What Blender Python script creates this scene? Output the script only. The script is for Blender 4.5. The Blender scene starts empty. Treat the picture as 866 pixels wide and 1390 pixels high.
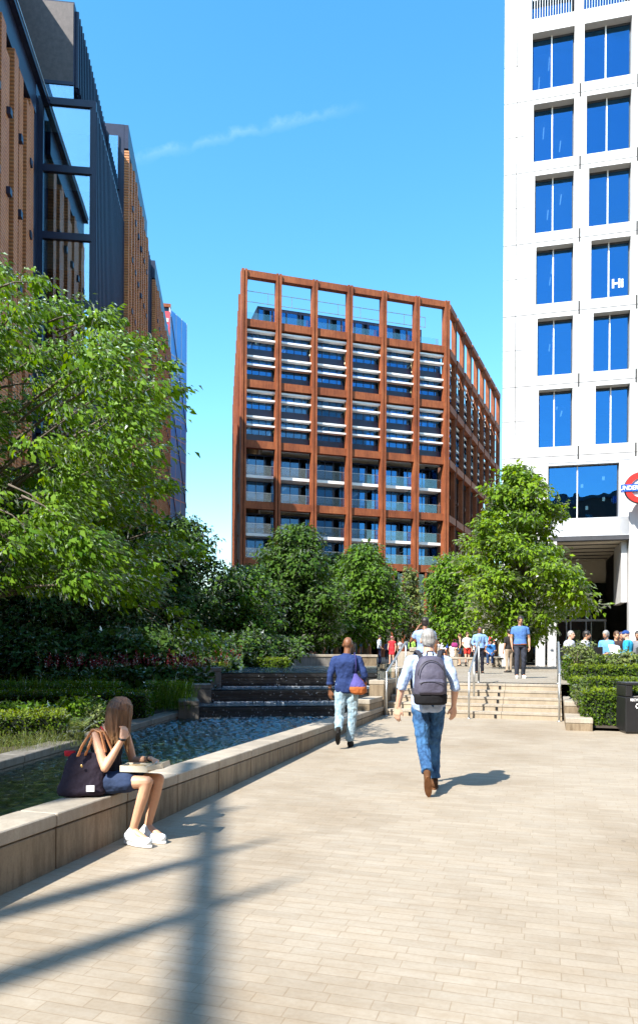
import bpy, math, random
import numpy as np
from mathutils import Vector, Matrix
random.seed(7); RNG = np.random.default_rng(7)
sc = bpy.context.scene
COL = sc.collection
PI = math.pi
V = Vector

# ------------------------------------------------------------------ frames
EYE = 1.62; F = 1010.0; CX = 433.0; HZ = 884.0          # focal length in photo pixels, horizon row
YAW = math.radians(17.12); CC, SS = math.cos(YAW), math.sin(YAW)
CAMX = 3.42
def CW(X, Y): return (CAMX + X*CC - Y*SS, X*SS + Y*CC)
def P(px, py, Y):
    x, y = CW((px-CX)/F*Y, Y)
    return V((x, y, EYE + (HZ-py)/F*Y))
def PG(px, Y, z):
    x, y = CW((px-CX)/F*Y, Y); return V((x, y, z))
SLOPE = 0.0196
def gz(y): return SLOPE*(y-4.03)
TOPZ = 0.90
FWD = V((-SS, CC, 0)); RGT = V((CC, SS, 0)); UP = V((0, 0, 1))

# ------------------------------------------------------------------ mesh builder
def finish(name, me, mats, parent=None, smooth=False):
    if not isinstance(mats, (list, tuple)): mats = [mats]
    for m in mats: me.materials.append(m)
    if smooth: me.polygons.foreach_set('use_smooth', [True]*len(me.polygons))
    o = bpy.data.objects.new(name, me); COL.objects.link(o)
    if parent is not None: setpar(o, parent)
    return o
def setpar(o, parent):
    o.parent = parent
    M = Matrix.Translation(parent.location) @ parent.rotation_euler.to_matrix().to_4x4()
    p = parent.parent
    o.matrix_parent_inverse = M.inverted()
def tag(o, label=None, cat=None, group=None, kind=None):
    if label: o['label'] = label
    if cat: o['category'] = cat
    if group: o['group'] = group
    if kind: o['kind'] = kind
    return o
def thing(name, label, cat, loc, group=None):
    o = bpy.data.objects.new(name, None); COL.objects.link(o)
    o.empty_display_size = .2
    o.location = loc
    return tag(o, label, cat, group)

class MB:
    def __init__(s, M=None): s.v = []; s.f = []; s.mi = []; s.M = M
    def add(s, vs, fs, mi=0):
        b = len(s.v)
        if s.M is not None: vs = [s.M @ V(p) for p in vs]
        s.v += [tuple(p) for p in vs]
        s.f += [tuple(i+b for i in f) for f in fs]; s.mi += [mi]*len(fs)
        return s
    def box(s, x0, x1, y0, y1, z0, z1, mi=0, bev=0):
        if bev <= 0:
            vs = [(x0,y0,z0),(x1,y0,z0),(x1,y1,z0),(x0,y1,z0),(x0,y0,z1),(x1,y0,z1),(x1,y1,z1),(x0,y1,z1)]
            fs = [(0,3,2,1),(4,5,6,7),(0,1,5,4),(1,2,6,5),(2,3,7,6),(3,0,4,7)]
            return s.add(vs, fs, mi)
        b = bev
        def ring(i, z): return [(x0+i,y0,z),(x1-i,y0,z),(x1,y0+i,z),(x1,y1-i,z),(x1-i,y1,z),(x0+i,y1,z),(x0,y1-i,z),(x0,y0+i,z)]
        def ringin(z): return [(x0+b,y0+b,z),(x1-b,y0+b,z),(x1-b,y0+b,z),(x1-b,y1-b,z),(x1-b,y1-b,z),(x0+b,y1-b,z),(x0+b,y1-b,z),(x0+b,y0+b,z)]
        rs = [[(x0+2*b if i in (0,5) else x0+b if i in (6,7) else x1-2*b if i in (1,4) else x1-b, y0+b if i in (0,1) else y0+2*b if i in (2,7) else y1-2*b if i in (3,6) else y1-b, z0) for i in range(8)],
              ring(b, z0+b), ring(b, z1-b),
              [(x0+2*b if i in (0,5) else x0+b if i in (6,7) else x1-2*b if i in (1,4) else x1-b, y0+b if i in (0,1) else y0+2*b if i in (2,7) else y1-2*b if i in (3,6) else y1-b, z1) for i in range(8)]]
        vs = sum(rs, []); fs = []
        for k in range(3):
            for i in range(8):
                j = (i+1) % 8; fs.append((k*8+i, k*8+j, (k+1)*8+j, (k+1)*8+i))
        fs.append(tuple(range(7,-1,-1))); fs.append(tuple(24+i for i in range(8)))
        return s.add(vs, fs, mi)
    def prism(s, poly, z0, z1, mi=0):
        n = len(poly)
        vs = [(p[0],p[1],z0) for p in poly]+[(p[0],p[1],z1) for p in poly]
        fs = [tuple(range(n-1,-1,-1)), tuple(range(n,2*n))]+[(i,(i+1)%n,n+(i+1)%n,n+i) for i in range(n)]
        return s.add(vs, fs, mi)
    def quad(s, a, b, c, d, mi=0): return s.add([a,b,c,d], [(0,1,2,3)], mi)
    def tube(s, pts, rad, n=8, mi=0, cap=True):
        pts = [V(p) for p in pts]
        if not isinstance(rad, (list, tuple)): rad = [rad]*len(pts)
        vs = []; fs = []
        ref = None
        for i, p in enumerate(pts):
            t = (pts[min(i+1,len(pts)-1)]-pts[max(i-1,0)]).normalized()
            if ref is None:
                ref = t.orthogonal().normalized()
            u = (ref - t*ref.dot(t))
            if u.length < 1e-5: u = t.orthogonal()
            u.normalize(); ref = u; w = t.cross(u)
            for k in range(n):
                a = 2*PI*k/n; vs.append(p + (u*math.cos(a)+w*math.sin(a))*rad[i])
        for i in range(len(pts)-1):
            for k in range(n):
                j = (k+1) % n; fs.append((i*n+k, i*n+j, (i+1)*n+j, (i+1)*n+k))
        if cap:
            fs.append(tuple(range(n-1,-1,-1))); fs.append(tuple((len(pts)-1)*n+k for k in range(n)))
        return s.add(vs, fs, mi)
    def capsule(s, p0, p1, r0, r1=None, n=10):
        p0 = V(p0); p1 = V(p1); r1 = r0 if r1 is None else r1
        d = p1-p0
        if d.length < 1e-6: d = V((0,0,1e-4)); p1 = p0+d
        t = d.normalized(); pts = []; rr = []
        for k in (4,3,2,1):
            a = k*PI/10; pts.append(p0-t*r0*math.sin(a)); rr.append(r0*math.cos(a))
        pts.append(p0); rr.append(r0); pts.append(p1); rr.append(r1)
        for k in (1,2,3,4):
            a = k*PI/10; pts.append(p1+t*r1*math.sin(a)); rr.append(r1*math.cos(a))
        return s.tube(pts, rr, n)
    def loft(s, secs, ax, ay, n=16):
        ax = V(ax); ay = V(ay); vs = []; fs = []
        for c, rx, ry in secs:
            c = V(c)
            for k in range(n):
                a = 2*PI*k/n
                ca, sa = math.cos(a), math.sin(a)
                vs.append(c + ax*(rx*math.copysign(abs(ca)**.85, ca)) + ay*(ry*math.copysign(abs(sa)**.85, sa)))
        for i in range(len(secs)-1):
            for k in range(n):
                j = (k+1) % n; fs.append((i*n+k, i*n+j, (i+1)*n+j, (i+1)*n+k))
        fs.append(tuple(range(n-1,-1,-1))); fs.append(tuple((len(secs)-1)*n+k for k in range(n)))
        return s.add(vs, fs)
    def ell(s, c, r, ax=(1,0,0), ay=(0,1,0), az=(0,0,1), n=14, m=8):
        c = V(c); ax = V(ax); ay = V(ay); az = V(az)
        vs = [c-az*r[2]]; fs = []
        for i in range(1, m):
            th = -PI/2+PI*i/m
            for k in range(n):
                a = 2*PI*k/n
                vs.append(c+ax*(r[0]*math.cos(th)*math.cos(a))+ay*(r[1]*math.cos(th)*math.sin(a))+az*(r[2]*math.sin(th)))
        vs.append(c+az*r[2])
        for k in range(n):
            j = (k+1) % n
            fs.append((0, 1+j, 1+k))
            for i in range(m-2): fs.append((1+i*n+k, 1+i*n+j, 1+(i+1)*n+j, 1+(i+1)*n+k))
            fs.append((1+(m-2)*n+k, 1+(m-2)*n+j, len(vs)-1))
        return s.add(vs, fs)
    def build(s, name, mats, parent=None, smooth=False):
        me = bpy.data.meshes.new(name)
        me.from_pydata(s.v, [], s.f)
        if any(s.mi): me.polygons.foreach_set('material_index', s.mi)
        me.update()
        return finish(name, me, mats, parent, smooth)

BAKE = []
def organic(mb, name, mat, parent=None, voxel=.01, smooth=4, disp=0.0, dscale=.08):
    o = mb.build(name, mat, parent, True)
    r = o.modifiers.new('r', 'REMESH'); r.mode = 'VOXEL'; r.voxel_size = voxel; r.use_smooth_shade = True
    s = o.modifiers.new('s', 'SMOOTH'); s.factor = .5; s.iterations = smooth
    if disp:
        key = 'fold%.3f' % dscale
        t = bpy.data.textures.get(key)
        if t is None:
            t = bpy.data.textures.new(key, 'CLOUDS'); t.noise_scale = dscale; t.noise_depth = 2
        d = o.modifiers.new('d', 'DISPLACE'); d.texture = t; d.strength = disp; d.mid_level = .5; d.texture_coords = 'GLOBAL'
        s2 = o.modifiers.new('s2', 'SMOOTH'); s2.factor = .5; s2.iterations = 1
    BAKE.append(o); return o
def bake_all():
    dg = bpy.context.evaluated_depsgraph_get()
    out = []
    for o in BAKE:
        out.append(bpy.data.meshes.new_from_object(o.evaluated_get(dg), depsgraph=dg))
    for o, me in zip(BAKE, out):
        nm = o.data.name; me.name = nm
        o.modifiers.clear(); o.data = me
        me.polygons.foreach_set('use_smooth', [True]*len(me.polygons))

def frame(X0, Y0, dx, dy):
    n = math.hypot(dx, dy); dx /= n; dy /= n
    ox, oy = CW(X0, Y0)
    ax = RGT*dx + FWD*dy; ay = RGT*(-dy) + FWD*dx
    return Matrix(((ax.x, ay.x, 0, ox), (ax.y, ay.y, 0, oy), (0, 0, 1, 0), (0, 0, 0, 1)))

# ------------------------------------------------------------------ materials
def nt(name):
    m = bpy.data.materials.new(name); m.use_nodes = True
    t = m.node_tree; b = t.nodes['Principled BSDF']
    return m, t, b
def N(t, typ, **kw):
    n = t.nodes.new(typ)
    for k, v in kw.items():
        if k in n.inputs: n.inputs[k].default_value = v
        else: setattr(n, k, v)
    return n
def c4(c): return (c[0], c[1], c[2], 1)
def ramp(t, fac, stops):
    r = N(t, 'ShaderNodeValToRGB')
    el = r.color_ramp.elements
    while len(el) < len(stops): el.new(.5)
    for e, (p, c) in zip(el, stops): e.position = p; e.color = c4(c)
    t.links.new(fac, r.inputs[0]); return r.outputs[0]
def coords(t, scale=(1,1,1), kind='Object', rot=(0,0,0)):
    tc = N(t, 'ShaderNodeTexCoord'); mp = N(t, 'ShaderNodeMapping')
    mp.inputs['Scale'].default_value = scale; mp.inputs['Rotation'].default_value = rot
    t.links.new(tc.outputs[kind], mp.inputs['Vector']); return mp.outputs[0]
def noise(t, vec, scale, detail=4, rough=.6):
    n = N(t, 'ShaderNodeTexNoise'); n.inputs['Scale'].default_value = scale; n.inputs['Detail'].default_value = detail
    n.inputs['Roughness'].default_value = rough
    t.links.new(vec, n.inputs['Vector']); return n.outputs['Fac']
def bump(t, b, h, strength=.3, dist=.01):
    n = N(t, 'ShaderNodeBump'); n.inputs['Strength'].default_value = strength; n.inputs['Distance'].default_value = dist
    t.links.new(h, n.inputs['Height']); t.links.new(n.outputs[0], b.inputs['Normal'])
def simple(name, col, rough=.6, var=.15, scale=4, metal=0, bmp=0, spec=.5, aniso=(1,1,1)):
    m, t, b = nt(name)
    v = coords(t, aniso); f = noise(t, v, scale)
    lo = tuple(c*(1-var) for c in col); hi = tuple(min(1, c*(1+var)) for c in col)
    t.links.new(ramp(t, f, [(.3, lo), (.7, hi)]), b.inputs['Base Color'])
    b.inputs['Roughness'].default_value = rough; b.inputs['Metallic'].default_value = metal
    b.inputs['Specular IOR Level'].default_value = spec
    if bmp: bump(t, b, noise(t, v, scale*6), bmp, .01)
    return m
def fabric(name, col, scale=60, var=.12, rough=.85):
    m, t, b = nt(name)
    v = coords(t); f = noise(t, v, 9, 3); g = noise(t, v, scale, 2)
    lo = tuple(c*(1-var*1.6) for c in col); hi = tuple(min(1, c*(1+var)) for c in col)
    t.links.new(ramp(t, f, [(.3, lo), (.7, hi)]), b.inputs['Base Color'])
    b.inputs['Roughness'].default_value = rough; b.inputs['Specular IOR Level'].default_value = .2
    bump(t, b, f, .6, .02)
    return m
def skin(name, col):
    m, t, b = nt(name)
    f = noise(t, coords(t), 14)
    t.links.new(ramp(t, f, [(.3, tuple(c*.9 for c in col)), (.7, tuple(min(1, c*1.06) for c in col))]), b.inputs['Base Color'])
    b.inputs['Roughness'].default_value = .5
    b.inputs['Subsurface Weight'].default_value = .08; b.inputs['Subsurface Radius'].default_value = (.02, .008, .004)
    return m
def leafmat(name, dark, light, trans=.35, rough=.5):
    m, t, b = nt(name)
    t.nodes.remove(b)
    at = N(t, 'ShaderNodeAttribute', attribute_name='tint')
    col = ramp(t, at.outputs['Fac'], [(0, dark), (1, light)])
    d = N(t, 'ShaderNodeBsdfDiffuse'); tr = N(t, 'ShaderNodeBsdfTranslucent'); g = N(t, 'ShaderNodeBsdfGlossy')
    g.inputs['Roughness'].default_value = rough; g.inputs['Color'].default_value = (.9,.95,.9,1)
    hs = N(t, 'ShaderNodeHueSaturation'); hs.inputs['Hue'].default_value = .48; hs.inputs['Saturation'].default_value = 1.1; hs.inputs['Value'].default_value = 1.7
    t.links.new(col, d.inputs['Color']); t.links.new(col, hs.inputs['Color']); t.links.new(hs.outputs[0], tr.inputs['Color'])
    m1 = N(t, 'ShaderNodeMixShader'); m1.inputs[0].default_value = trans
    t.links.new(d.outputs[0], m1.inputs[1]); t.links.new(tr.outputs[0], m1.inputs[2])
    fr = N(t, 'ShaderNodeFresnel'); fr.inputs[0].default_value = 1.10
    m2 = N(t, 'ShaderNodeMixShader'); t.links.new(fr.outputs[0], m2.inputs[0])
    t.links.new(m1.outputs[0], m2.inputs[1]); t.links.new(g.outputs[0], m2.inputs[2])
    t.links.new(m2.outputs[0], t.nodes['Material Output'].inputs['Surface'])
    return m
def glassmat(name, tint=(.35,.55,.7), refl=(.6,.8,1), base=.18, rough=.01, wave=0.0, ior=1.6):
    m, t, b = nt(name); t.nodes.remove(b)
    tr = N(t, 'ShaderNodeBsdfTransparent'); tr.inputs[0].default_value = c4(tint)
    g = N(t, 'ShaderNodeBsdfGlossy'); g.inputs['Color'].default_value = c4(refl); g.inputs['Roughness'].default_value = rough
    fr = N(t, 'ShaderNodeFresnel'); fr.inputs[0].default_value = ior
    mr = N(t, 'ShaderNodeMapRange'); mr.inputs['To Min'].default_value = base; mr.inputs['To Max'].default_value = 1
    t.links.new(fr.outputs[0], mr.inputs['Value'])
    mx = N(t, 'ShaderNodeMixShader'); t.links.new(mr.outputs[0], mx.inputs[0])
    t.links.new(tr.outputs[0], mx.inputs[1]); t.links.new(g.outputs[0], mx.inputs[2])
    if wave:
        bn = N(t, 'ShaderNodeBump'); bn.inputs['Strength'].default_value = wave; bn.inputs['Distance'].default_value = .05
        t.links.new(noise(t, coords(t), .5, 2), bn.inputs['Height'])
        t.links.new(bn.outputs[0], g.inputs['Normal']); t.links.new(bn.outputs[0], fr.inputs['Normal'])
    t.links.new(mx.outputs[0], t.nodes['Material Output'].inputs['Surface'])
    return m
def emit(name, col, s):
    m, t, b = nt(name)
    b.inputs['Base Color'].default_value = c4(col); b.inputs['Emission Color'].default_value = c4(col); b.inputs['Emission Strength'].default_value = s
    return m
def paving(name, base, bw=.30, rh=.092, dirt=.75):
    m, t, b = nt(name)
    v = coords(t)
    wob = N(t, 'ShaderNodeTexBrick'); wob.offset = .37; wob.offset_frequency = 2; wob.squash = .7; wob.squash_frequency = 3
    wob.inputs['Scale'].default_value = 1; wob.inputs['Brick Width'].default_value = bw; wob.inputs['Row Height'].default_value = rh
    wob.inputs['Mortar Size'].default_value = .003; wob.inputs['Mortar Smooth'].default_value = .3; wob.inputs['Bias'].default_value = 0
    wob.inputs['Color1'].default_value = c4(tuple(x*.93 for x in base)); wob.inputs['Color2'].default_value = c4(tuple(min(1, x*1.05) for x in base))
    wob.inputs['Mortar'].default_value = c4((base[0]*.84, base[1]*.78, base[2]*.71))
    t.links.new(v, wob.inputs['Vector'])
    f1 = noise(t, v, .55, 5, .65); f2 = noise(t, coords(t, (1, 4, 1)), 3.0, 5, .7); f3 = noise(t, v, 45, 3)
    r1 = ramp(t, f1, [(.30, (.72,.66,.58)), (.55, (1,1,1))]); r2 = ramp(t, f2, [(.3, (.86,.80,.72)), (.65, (1.0,1.0,1.0))]); r3 = ramp(t, f3, [(.25, (.86,.84,.82)), (.6, (1,1,1))])
    cur = wob.outputs['Color']
    for r, fac in ((r1, dirt), (r2, .8), (r3, .7)):
        mx = N(t, 'ShaderNodeMixRGB', blend_type='MULTIPLY'); mx.inputs[0].default_value = fac
        t.links.new(cur, mx.inputs[1]); t.links.new(r, mx.inputs[2]); cur = mx.outputs[0]
    vo = N(t, 'ShaderNodeTexVoronoi'); vo.inputs['Scale'].default_value = 1.7; t.links.new(v, vo.inputs['Vector'])   # trodden gum and drips
    sp = ramp(t, vo.outputs['Distance'], [(.028, (.62,.59,.56)), (.045, (1,1,1))]); mx = N(t, 'ShaderNodeMixRGB', blend_type='MULTIPLY'); mx.inputs[0].default_value = .8
    t.links.new(cur, mx.inputs[1]); t.links.new(sp, mx.inputs[2]); cur = mx.outputs[0]
    t.links.new(cur, b.inputs['Base Color']); b.inputs['Roughness'].default_value = .62; b.inputs['Specular IOR Level'].default_value = .35
    inv = N(t, 'ShaderNodeMath', operation='SUBTRACT'); inv.inputs[0].default_value = 1
    t.links.new(wob.outputs['Fac'], inv.inputs[1])
    ad = N(t, 'ShaderNodeMath', operation='MULTIPLY_ADD'); ad.inputs[1].default_value = .12
    t.links.new(f3, ad.inputs[0]); t.links.new(inv.outputs[0], ad.inputs[2])
    bump(t, b, ad.outputs[0], .5, .006)
    return m
def stone(name, col, stain=.45, rough=.6, sc_=1.5):
    m, t, b = nt(name)
    v = coords(t); f = noise(t, v, sc_, 6, .65); st = noise(t, coords(t, (7, 7, 1.2)), 1.4, 5, .7); fine = noise(t, v, 60, 3)
    base = ramp(t, f, [(.3, tuple(c*.72 for c in col)), (.7, tuple(c*1.12 for c in col))])
    sr = ramp(t, st, [(.38, (.45,.40,.34)), (.58, (1,1,1))])
    mx = N(t, 'ShaderNodeMixRGB', blend_type='MULTIPLY'); mx.inputs[0].default_value = stain
    t.links.new(base, mx.inputs[1]); t.links.new(sr, mx.inputs[2])
    fr = ramp(t, fine, [(.3, (.85,.85,.85)), (.6, (1,1,1))])
    m2 = N(t, 'ShaderNodeMixRGB', blend_type='MULTIPLY'); m2.inputs[0].default_value = .8
    t.links.new(mx.outputs[0], m2.inputs[1]); t.links.new(fr, m2.inputs[2])
    t.links.new(m2.outputs[0], b.inputs['Base Color']); b.inputs['Roughness'].default_value = rough
    bump(t, b, fine, .25, .004)
    return m
def corten(name):
    m, t, b = nt(name)
    v = coords(t); f = noise(t, v, .35, 6, .7); g = noise(t, coords(t, (6, 6, .6)), 1.2, 4); h = noise(t, v, 9, 4)
    base = ramp(t, f, [(.3, (.17,.045,.017)), (.55, (.28,.082,.029)), (.75, (.36,.122,.045))])
    r = ramp(t, g, [(.35, (.65,.6,.6)), (.6, (1,1,1))]); r2 = ramp(t, h, [(.3, (.8,.8,.8)), (.6, (1.05,1.05,1.05))])
    mx = N(t, 'ShaderNodeMixRGB', blend_type='MULTIPLY'); mx.inputs[0].default_value = .8
    t.links.new(base, mx.inputs[1]); t.links.new(r, mx.inputs[2])
    m2 = N(t, 'ShaderNodeMixRGB', blend_type='MULTIPLY'); m2.inputs[0].default_value = .8
    t.links.new(mx.outputs[0], m2.inputs[1]); t.links.new(r2, m2.inputs[2])
    t.links.new(m2.outputs[0], b.inputs['Base Color']); b.inputs['Roughness'].default_value = .7; b.inputs['Specular IOR Level'].default_value = .3
    return m
def terracotta(name):
    m, t, b = nt(name)
    v = coords(t); w = N(t, 'ShaderNodeTexWave', wave_type='BANDS', bands_direction='Z'); w.inputs['Scale'].default_value = 1.6; w.inputs['Distortion'].default_value = 0
    t.links.new(v, w.inputs['Vector']); f = noise(t, v, 1.3, 5)
    base = ramp(t, f, [(.3, (.48,.165,.05)), (.7, (.64,.26,.085))])
    mx = N(t, 'ShaderNodeMixRGB', blend_type='MULTIPLY'); mx.inputs[0].default_value = .45
    t.links.new(base, mx.inputs[1]); t.links.new(w.outputs['Color'], mx.inputs[2])
    t.links.new(mx.outputs[0], b.inputs['Base Color']); b.inputs['Roughness'].default_value = .55
    bump(t, b, w.outputs['Fac'], .6, .05)
    return m
def water(name, tint, wscale=9, strength=.35, base=.02, shallow=True):
    m, t, b = nt(name); t.nodes.remove(b)
    v = coords(t)
    f1 = noise(t, v, wscale, 3, .5); f2 = noise(t, v, wscale*.25, 2, .5); f3 = noise(t, v, wscale*3, 2, .5)
    a1 = N(t, 'ShaderNodeMath', operation='MULTIPLY_ADD'); a1.inputs[1].default_value = 1.6
    t.links.new(f2, a1.inputs[0]); t.links.new(f1, a1.inputs[2])
    a2 = N(t, 'ShaderNodeMath', operation='MULTIPLY_ADD'); a2.inputs[1].default_value = .25
    t.links.new(f3, a2.inputs[0]); t.links.new(a1.outputs[0], a2.inputs[2])
    bn = N(t, 'ShaderNodeBump'); bn.inputs['Strength'].default_value = strength; bn.inputs['Distance'].default_value = .13
    t.links.new(a2.outputs[0], bn.inputs['Height'])
    tr = N(t, 'ShaderNodeBsdfTransparent'); tr.inputs[0].default_value = c4(tint)
    g = N(t, 'ShaderNodeBsdfGlossy'); g.inputs['Roughness'].default_value = .02; g.inputs['Color'].default_value = (.75,.90,1,1)
    fr = N(t, 'ShaderNodeFresnel'); fr.inputs[0].default_value = 1.5
    t.links.new(bn.outputs[0], g.inputs['Normal']); t.links.new(bn.outputs[0], fr.inputs['Normal'])
    mr = N(t, 'ShaderNodeMapRange'); mr.inputs['To Min'].default_value = base; mr.inputs['To Max'].default_value = 1
    t.links.new(fr.outputs[0], mr.inputs['Value'])
    mx = N(t, 'ShaderNodeMixShader'); t.links.new(mr.outputs[0], mx.inputs[0])
    t.links.new(tr.outputs[0], mx.inputs[1]); t.links.new(g.outputs[0], mx.inputs[2])
    t.links.new(mx.outputs[0], t.nodes['Material Output'].inputs['Surface'])
    return m

M_pave = paving('plaza setts', (.350,.300,.232))
M_pave2 = paving('upper plaza setts', (.31,.275,.225), .6, .3)
M_ground = simple('city ground', (.22,.21,.19), .9)
M_soil = simple('garden soil', (.045,.032,.02), .95, .4, 3, bmp=.6)
M_wall = stone('sandstone wall', (.27,.205,.13), .75)
M_cope = stone('sandstone coping', (.40,.345,.27), .3)
M_stair = stone('stair stone', (.40,.325,.23), .25)
M_blackstone = stone('dark cascade stone', (.035,.036,.038), .5, .3)
M_greystone = stone('grey garden kerb stone', (.20,.185,.165), .55)
M_poolfloor = stone('pool floor', (.30,.33,.25), .5)
M_water = water('pool water', (.58,.70,.60), 14, .25, .13)
M_cascwater = water('cascade water', (.30,.36,.36), 14, .75, .10)
M_foam = simple('white water', (.55,.6,.65), .4, .3, 30)
M_steel = simple('brushed steel', (.50,.50,.48), .38, .08, 20, metal=.85)
M_corten = corten('weathered rust steel')
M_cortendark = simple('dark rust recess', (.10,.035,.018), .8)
M_navy = simple('navy cladding', (.014,.018,.045), .35, .25, 1.2)
M_navyfin = simple('navy metal fin', (.020,.024,.055), .4, .25, 2)
M_terra = terracotta('ribbed terracotta')
M_white = None
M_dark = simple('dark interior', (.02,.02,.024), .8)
M_ceil = simple('office ceiling', (.55,.53,.47), .8, .05)
M_louvre = simple('white louvre', (.80,.80,.78), .45, .04)
M_greymetal = simple('grey metal surround', (.56,.58,.61), .4, .04, 2)
M_glassT = glassmat('blue office glass', (.30,.48,.66), (.09,.33,.66), .40, .004, .2)
M_glassR = glassmat('rust block glass', (.22,.30,.40), (.10,.35,.74), .38, .004, .05)
M_glassC = glassmat('clear balustrade glass', (.86,.92,.92), (.9,1,1), .06, .005, 0, 1.45)
M_glassL = glassmat('bay window glass', (.78,.86,.86), (.75,.90,1), .46, .004, .03)
M_glassD = glassmat('dark entrance glass', (.22,.30,.28), (.6,.7,.7), .10, .004, 0)
M_strip = emit('office light strip', (1,.86,.55), 1.6)
M_blind_glare = simple('pale blind and glare', (.72,.80,.76), .7, .05, 2, aniso=(8,8,.2))
M_bark = simple('tree bark', (.13,.105,.08), .9, .35, 9, bmp=.6, aniso=(1,1,.25))
M_lf_a = leafmat('broad leaf', (.055,.145,.012), (.20,.335,.028), .42)
M_lf_m = leafmat('maple leaf', (.07,.16,.010), (.23,.35,.022), .40)
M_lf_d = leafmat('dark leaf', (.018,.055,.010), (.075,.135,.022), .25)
M_lf_b = leafmat('mid leaf', (.04,.11,.012), (.13,.235,.024), .35)
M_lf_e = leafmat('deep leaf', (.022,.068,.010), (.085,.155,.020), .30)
M_lf_h = leafmat('hedge leaf', (.035,.085,.008), (.19,.25,.020), .32)
M_lf_g = leafmat('grass blade', (.08,.12,.03), (.24,.26,.08), .35)
M_lf_p = leafmat('pale leaf', (.07,.12,.03), (.24,.28,.09), .35)
M_lf_r = leafmat('red flower spike', (.16,.012,.02), (.34,.04,.05), .2)
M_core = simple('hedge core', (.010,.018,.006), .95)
M_black = simple('black powder coat', (.012,.012,.013), .42, .15, 6)
M_ltwhite = simple('white marking', (.75,.75,.75), .5, .03)
M_red = simple('sign red', (.62,.03,.022), .3, .05)
M_blue = simple('sign blue', (.012,.09,.42), .3, .05)
def whitestone():
    m, t, b = nt('white tower panel')
    v = coords(t); f = noise(t, v, .25, 5); g = noise(t, coords(t, (3, 3, .3)), 1.0, 4)
    base = ramp(t, f, [(.3, (.54,.535,.525)), (.7, (.61,.605,.595))]); r = ramp(t, g, [(.3, (.92,.91,.9)), (.6, (1,1,1))])
    mx = N(t, 'ShaderNodeMixRGB', blend_type='MULTIPLY'); mx.inputs[0].default_value = .8
    t.links.new(base, mx.inputs[1]); t.links.new(r, mx.inputs[2]); t.links.new(mx.outputs[0], b.inputs['Base Color'])
    b.inputs['Roughness'].default_value = .5; return m
M_white = whitestone()

# ------------------------------------------------------------------ leaves
def leaf_object(name, pos, direc, norm, length, width, tint, mat, parent=None, extra=None, curl=.18):
    n = len(pos)
    d = direc/np.maximum(np.linalg.norm(direc, axis=1, keepdims=True), 1e-6)
    s = np.cross(d, norm); s /= np.maximum(np.linalg.norm(s, axis=1, keepdims=True), 1e-6)
    nn = np.cross(s, d)
    L = length[:, None]; W = (length*width)[:, None]
    v = np.empty((n, 4, 3), np.float32)
    v[:, 0] = pos
    v[:, 1] = pos + d*L*.45 + s*W*.5 + nn*L*curl*.5
    v[:, 2] = pos + d*L - nn*L*curl
    v[:, 3] = pos + d*L*.45 - s*W*.5 + nn*L*curl*.5
    me = bpy.data.meshes.new(name)
    me.vertices.add(n*4); me.vertices.foreach_set('co', v.ravel())
    me.loops.add(n*4); me.loops.foreach_set('vertex_index', np.arange(n*4, dtype=np.int32))
    me.polygons.add(n); me.polygons.foreach_set('loop_start', np.arange(0, n*4, 4, dtype=np.int32)); 
    me.polygons.foreach_set('loop_total', np.full(n, 4, np.int32))
    me.update(calc_edges=True)
    a = me.attributes.new('tint', 'FLOAT', 'FACE'); a.data.foreach_set('value', tint.astype(np.float32))
    return finish(name, me, mat, parent)
def rdir(n):
    x = RNG.normal(size=(n, 3)); return x/np.linalg.norm(x, axis=1, keepdims=True)
def clump_leaves(name, clumps, density, leaf, mat, parent, width=.6, droop=.5, drift=(0,0,0), up=.9, tintvar=.25):
    ps, ds, ns, ls, ts = [], [], [], [], []
    for c, r, *w in clumps:
        r = np.array(r if hasattr(r, '__len__') else (r, r, r*.75)); c = np.array(c)
        area = (r[0]*r[1]+r[1]*r[2]+r[0]*r[2])*4.2
        n = max(6, int(area*density))
        u = rdir(n); rad = RNG.random(n)**.42
        lump = 1+.25*np.sin(u[:, 0]*5+c[0]*3)*np.sin(u[:, 1]*6+c[1])+.15*np.sin(u[:, 2]*9+c[2]*2)
        p = c + u*r*(rad*lump)[:, None]
        nr = u*.55 + np.array((0, 0, up)) + rdir(n)*.55
        nr /= np.linalg.norm(nr, axis=1, keepdims=True)
        dd = u*np.array((1, 1, .3)) + rdir(n)*.7 + np.array((0, 0, -droop)) + np.array(drift)
        ct = RNG.random()*.35
        ps.append(p); ds.append(dd); ns.append(nr); ls.append(leaf*(.45+1.0*RNG.random(n)**1.3)); ts.append(np.clip(ct + RNG.random(n)*.65, 0, 1))
    return leaf_object(name, np.concatenate(ps), np.concatenate(ds), np.concatenate(ns), np.concatenate(ls), width, np.concatenate(ts), mat, parent)

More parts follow.
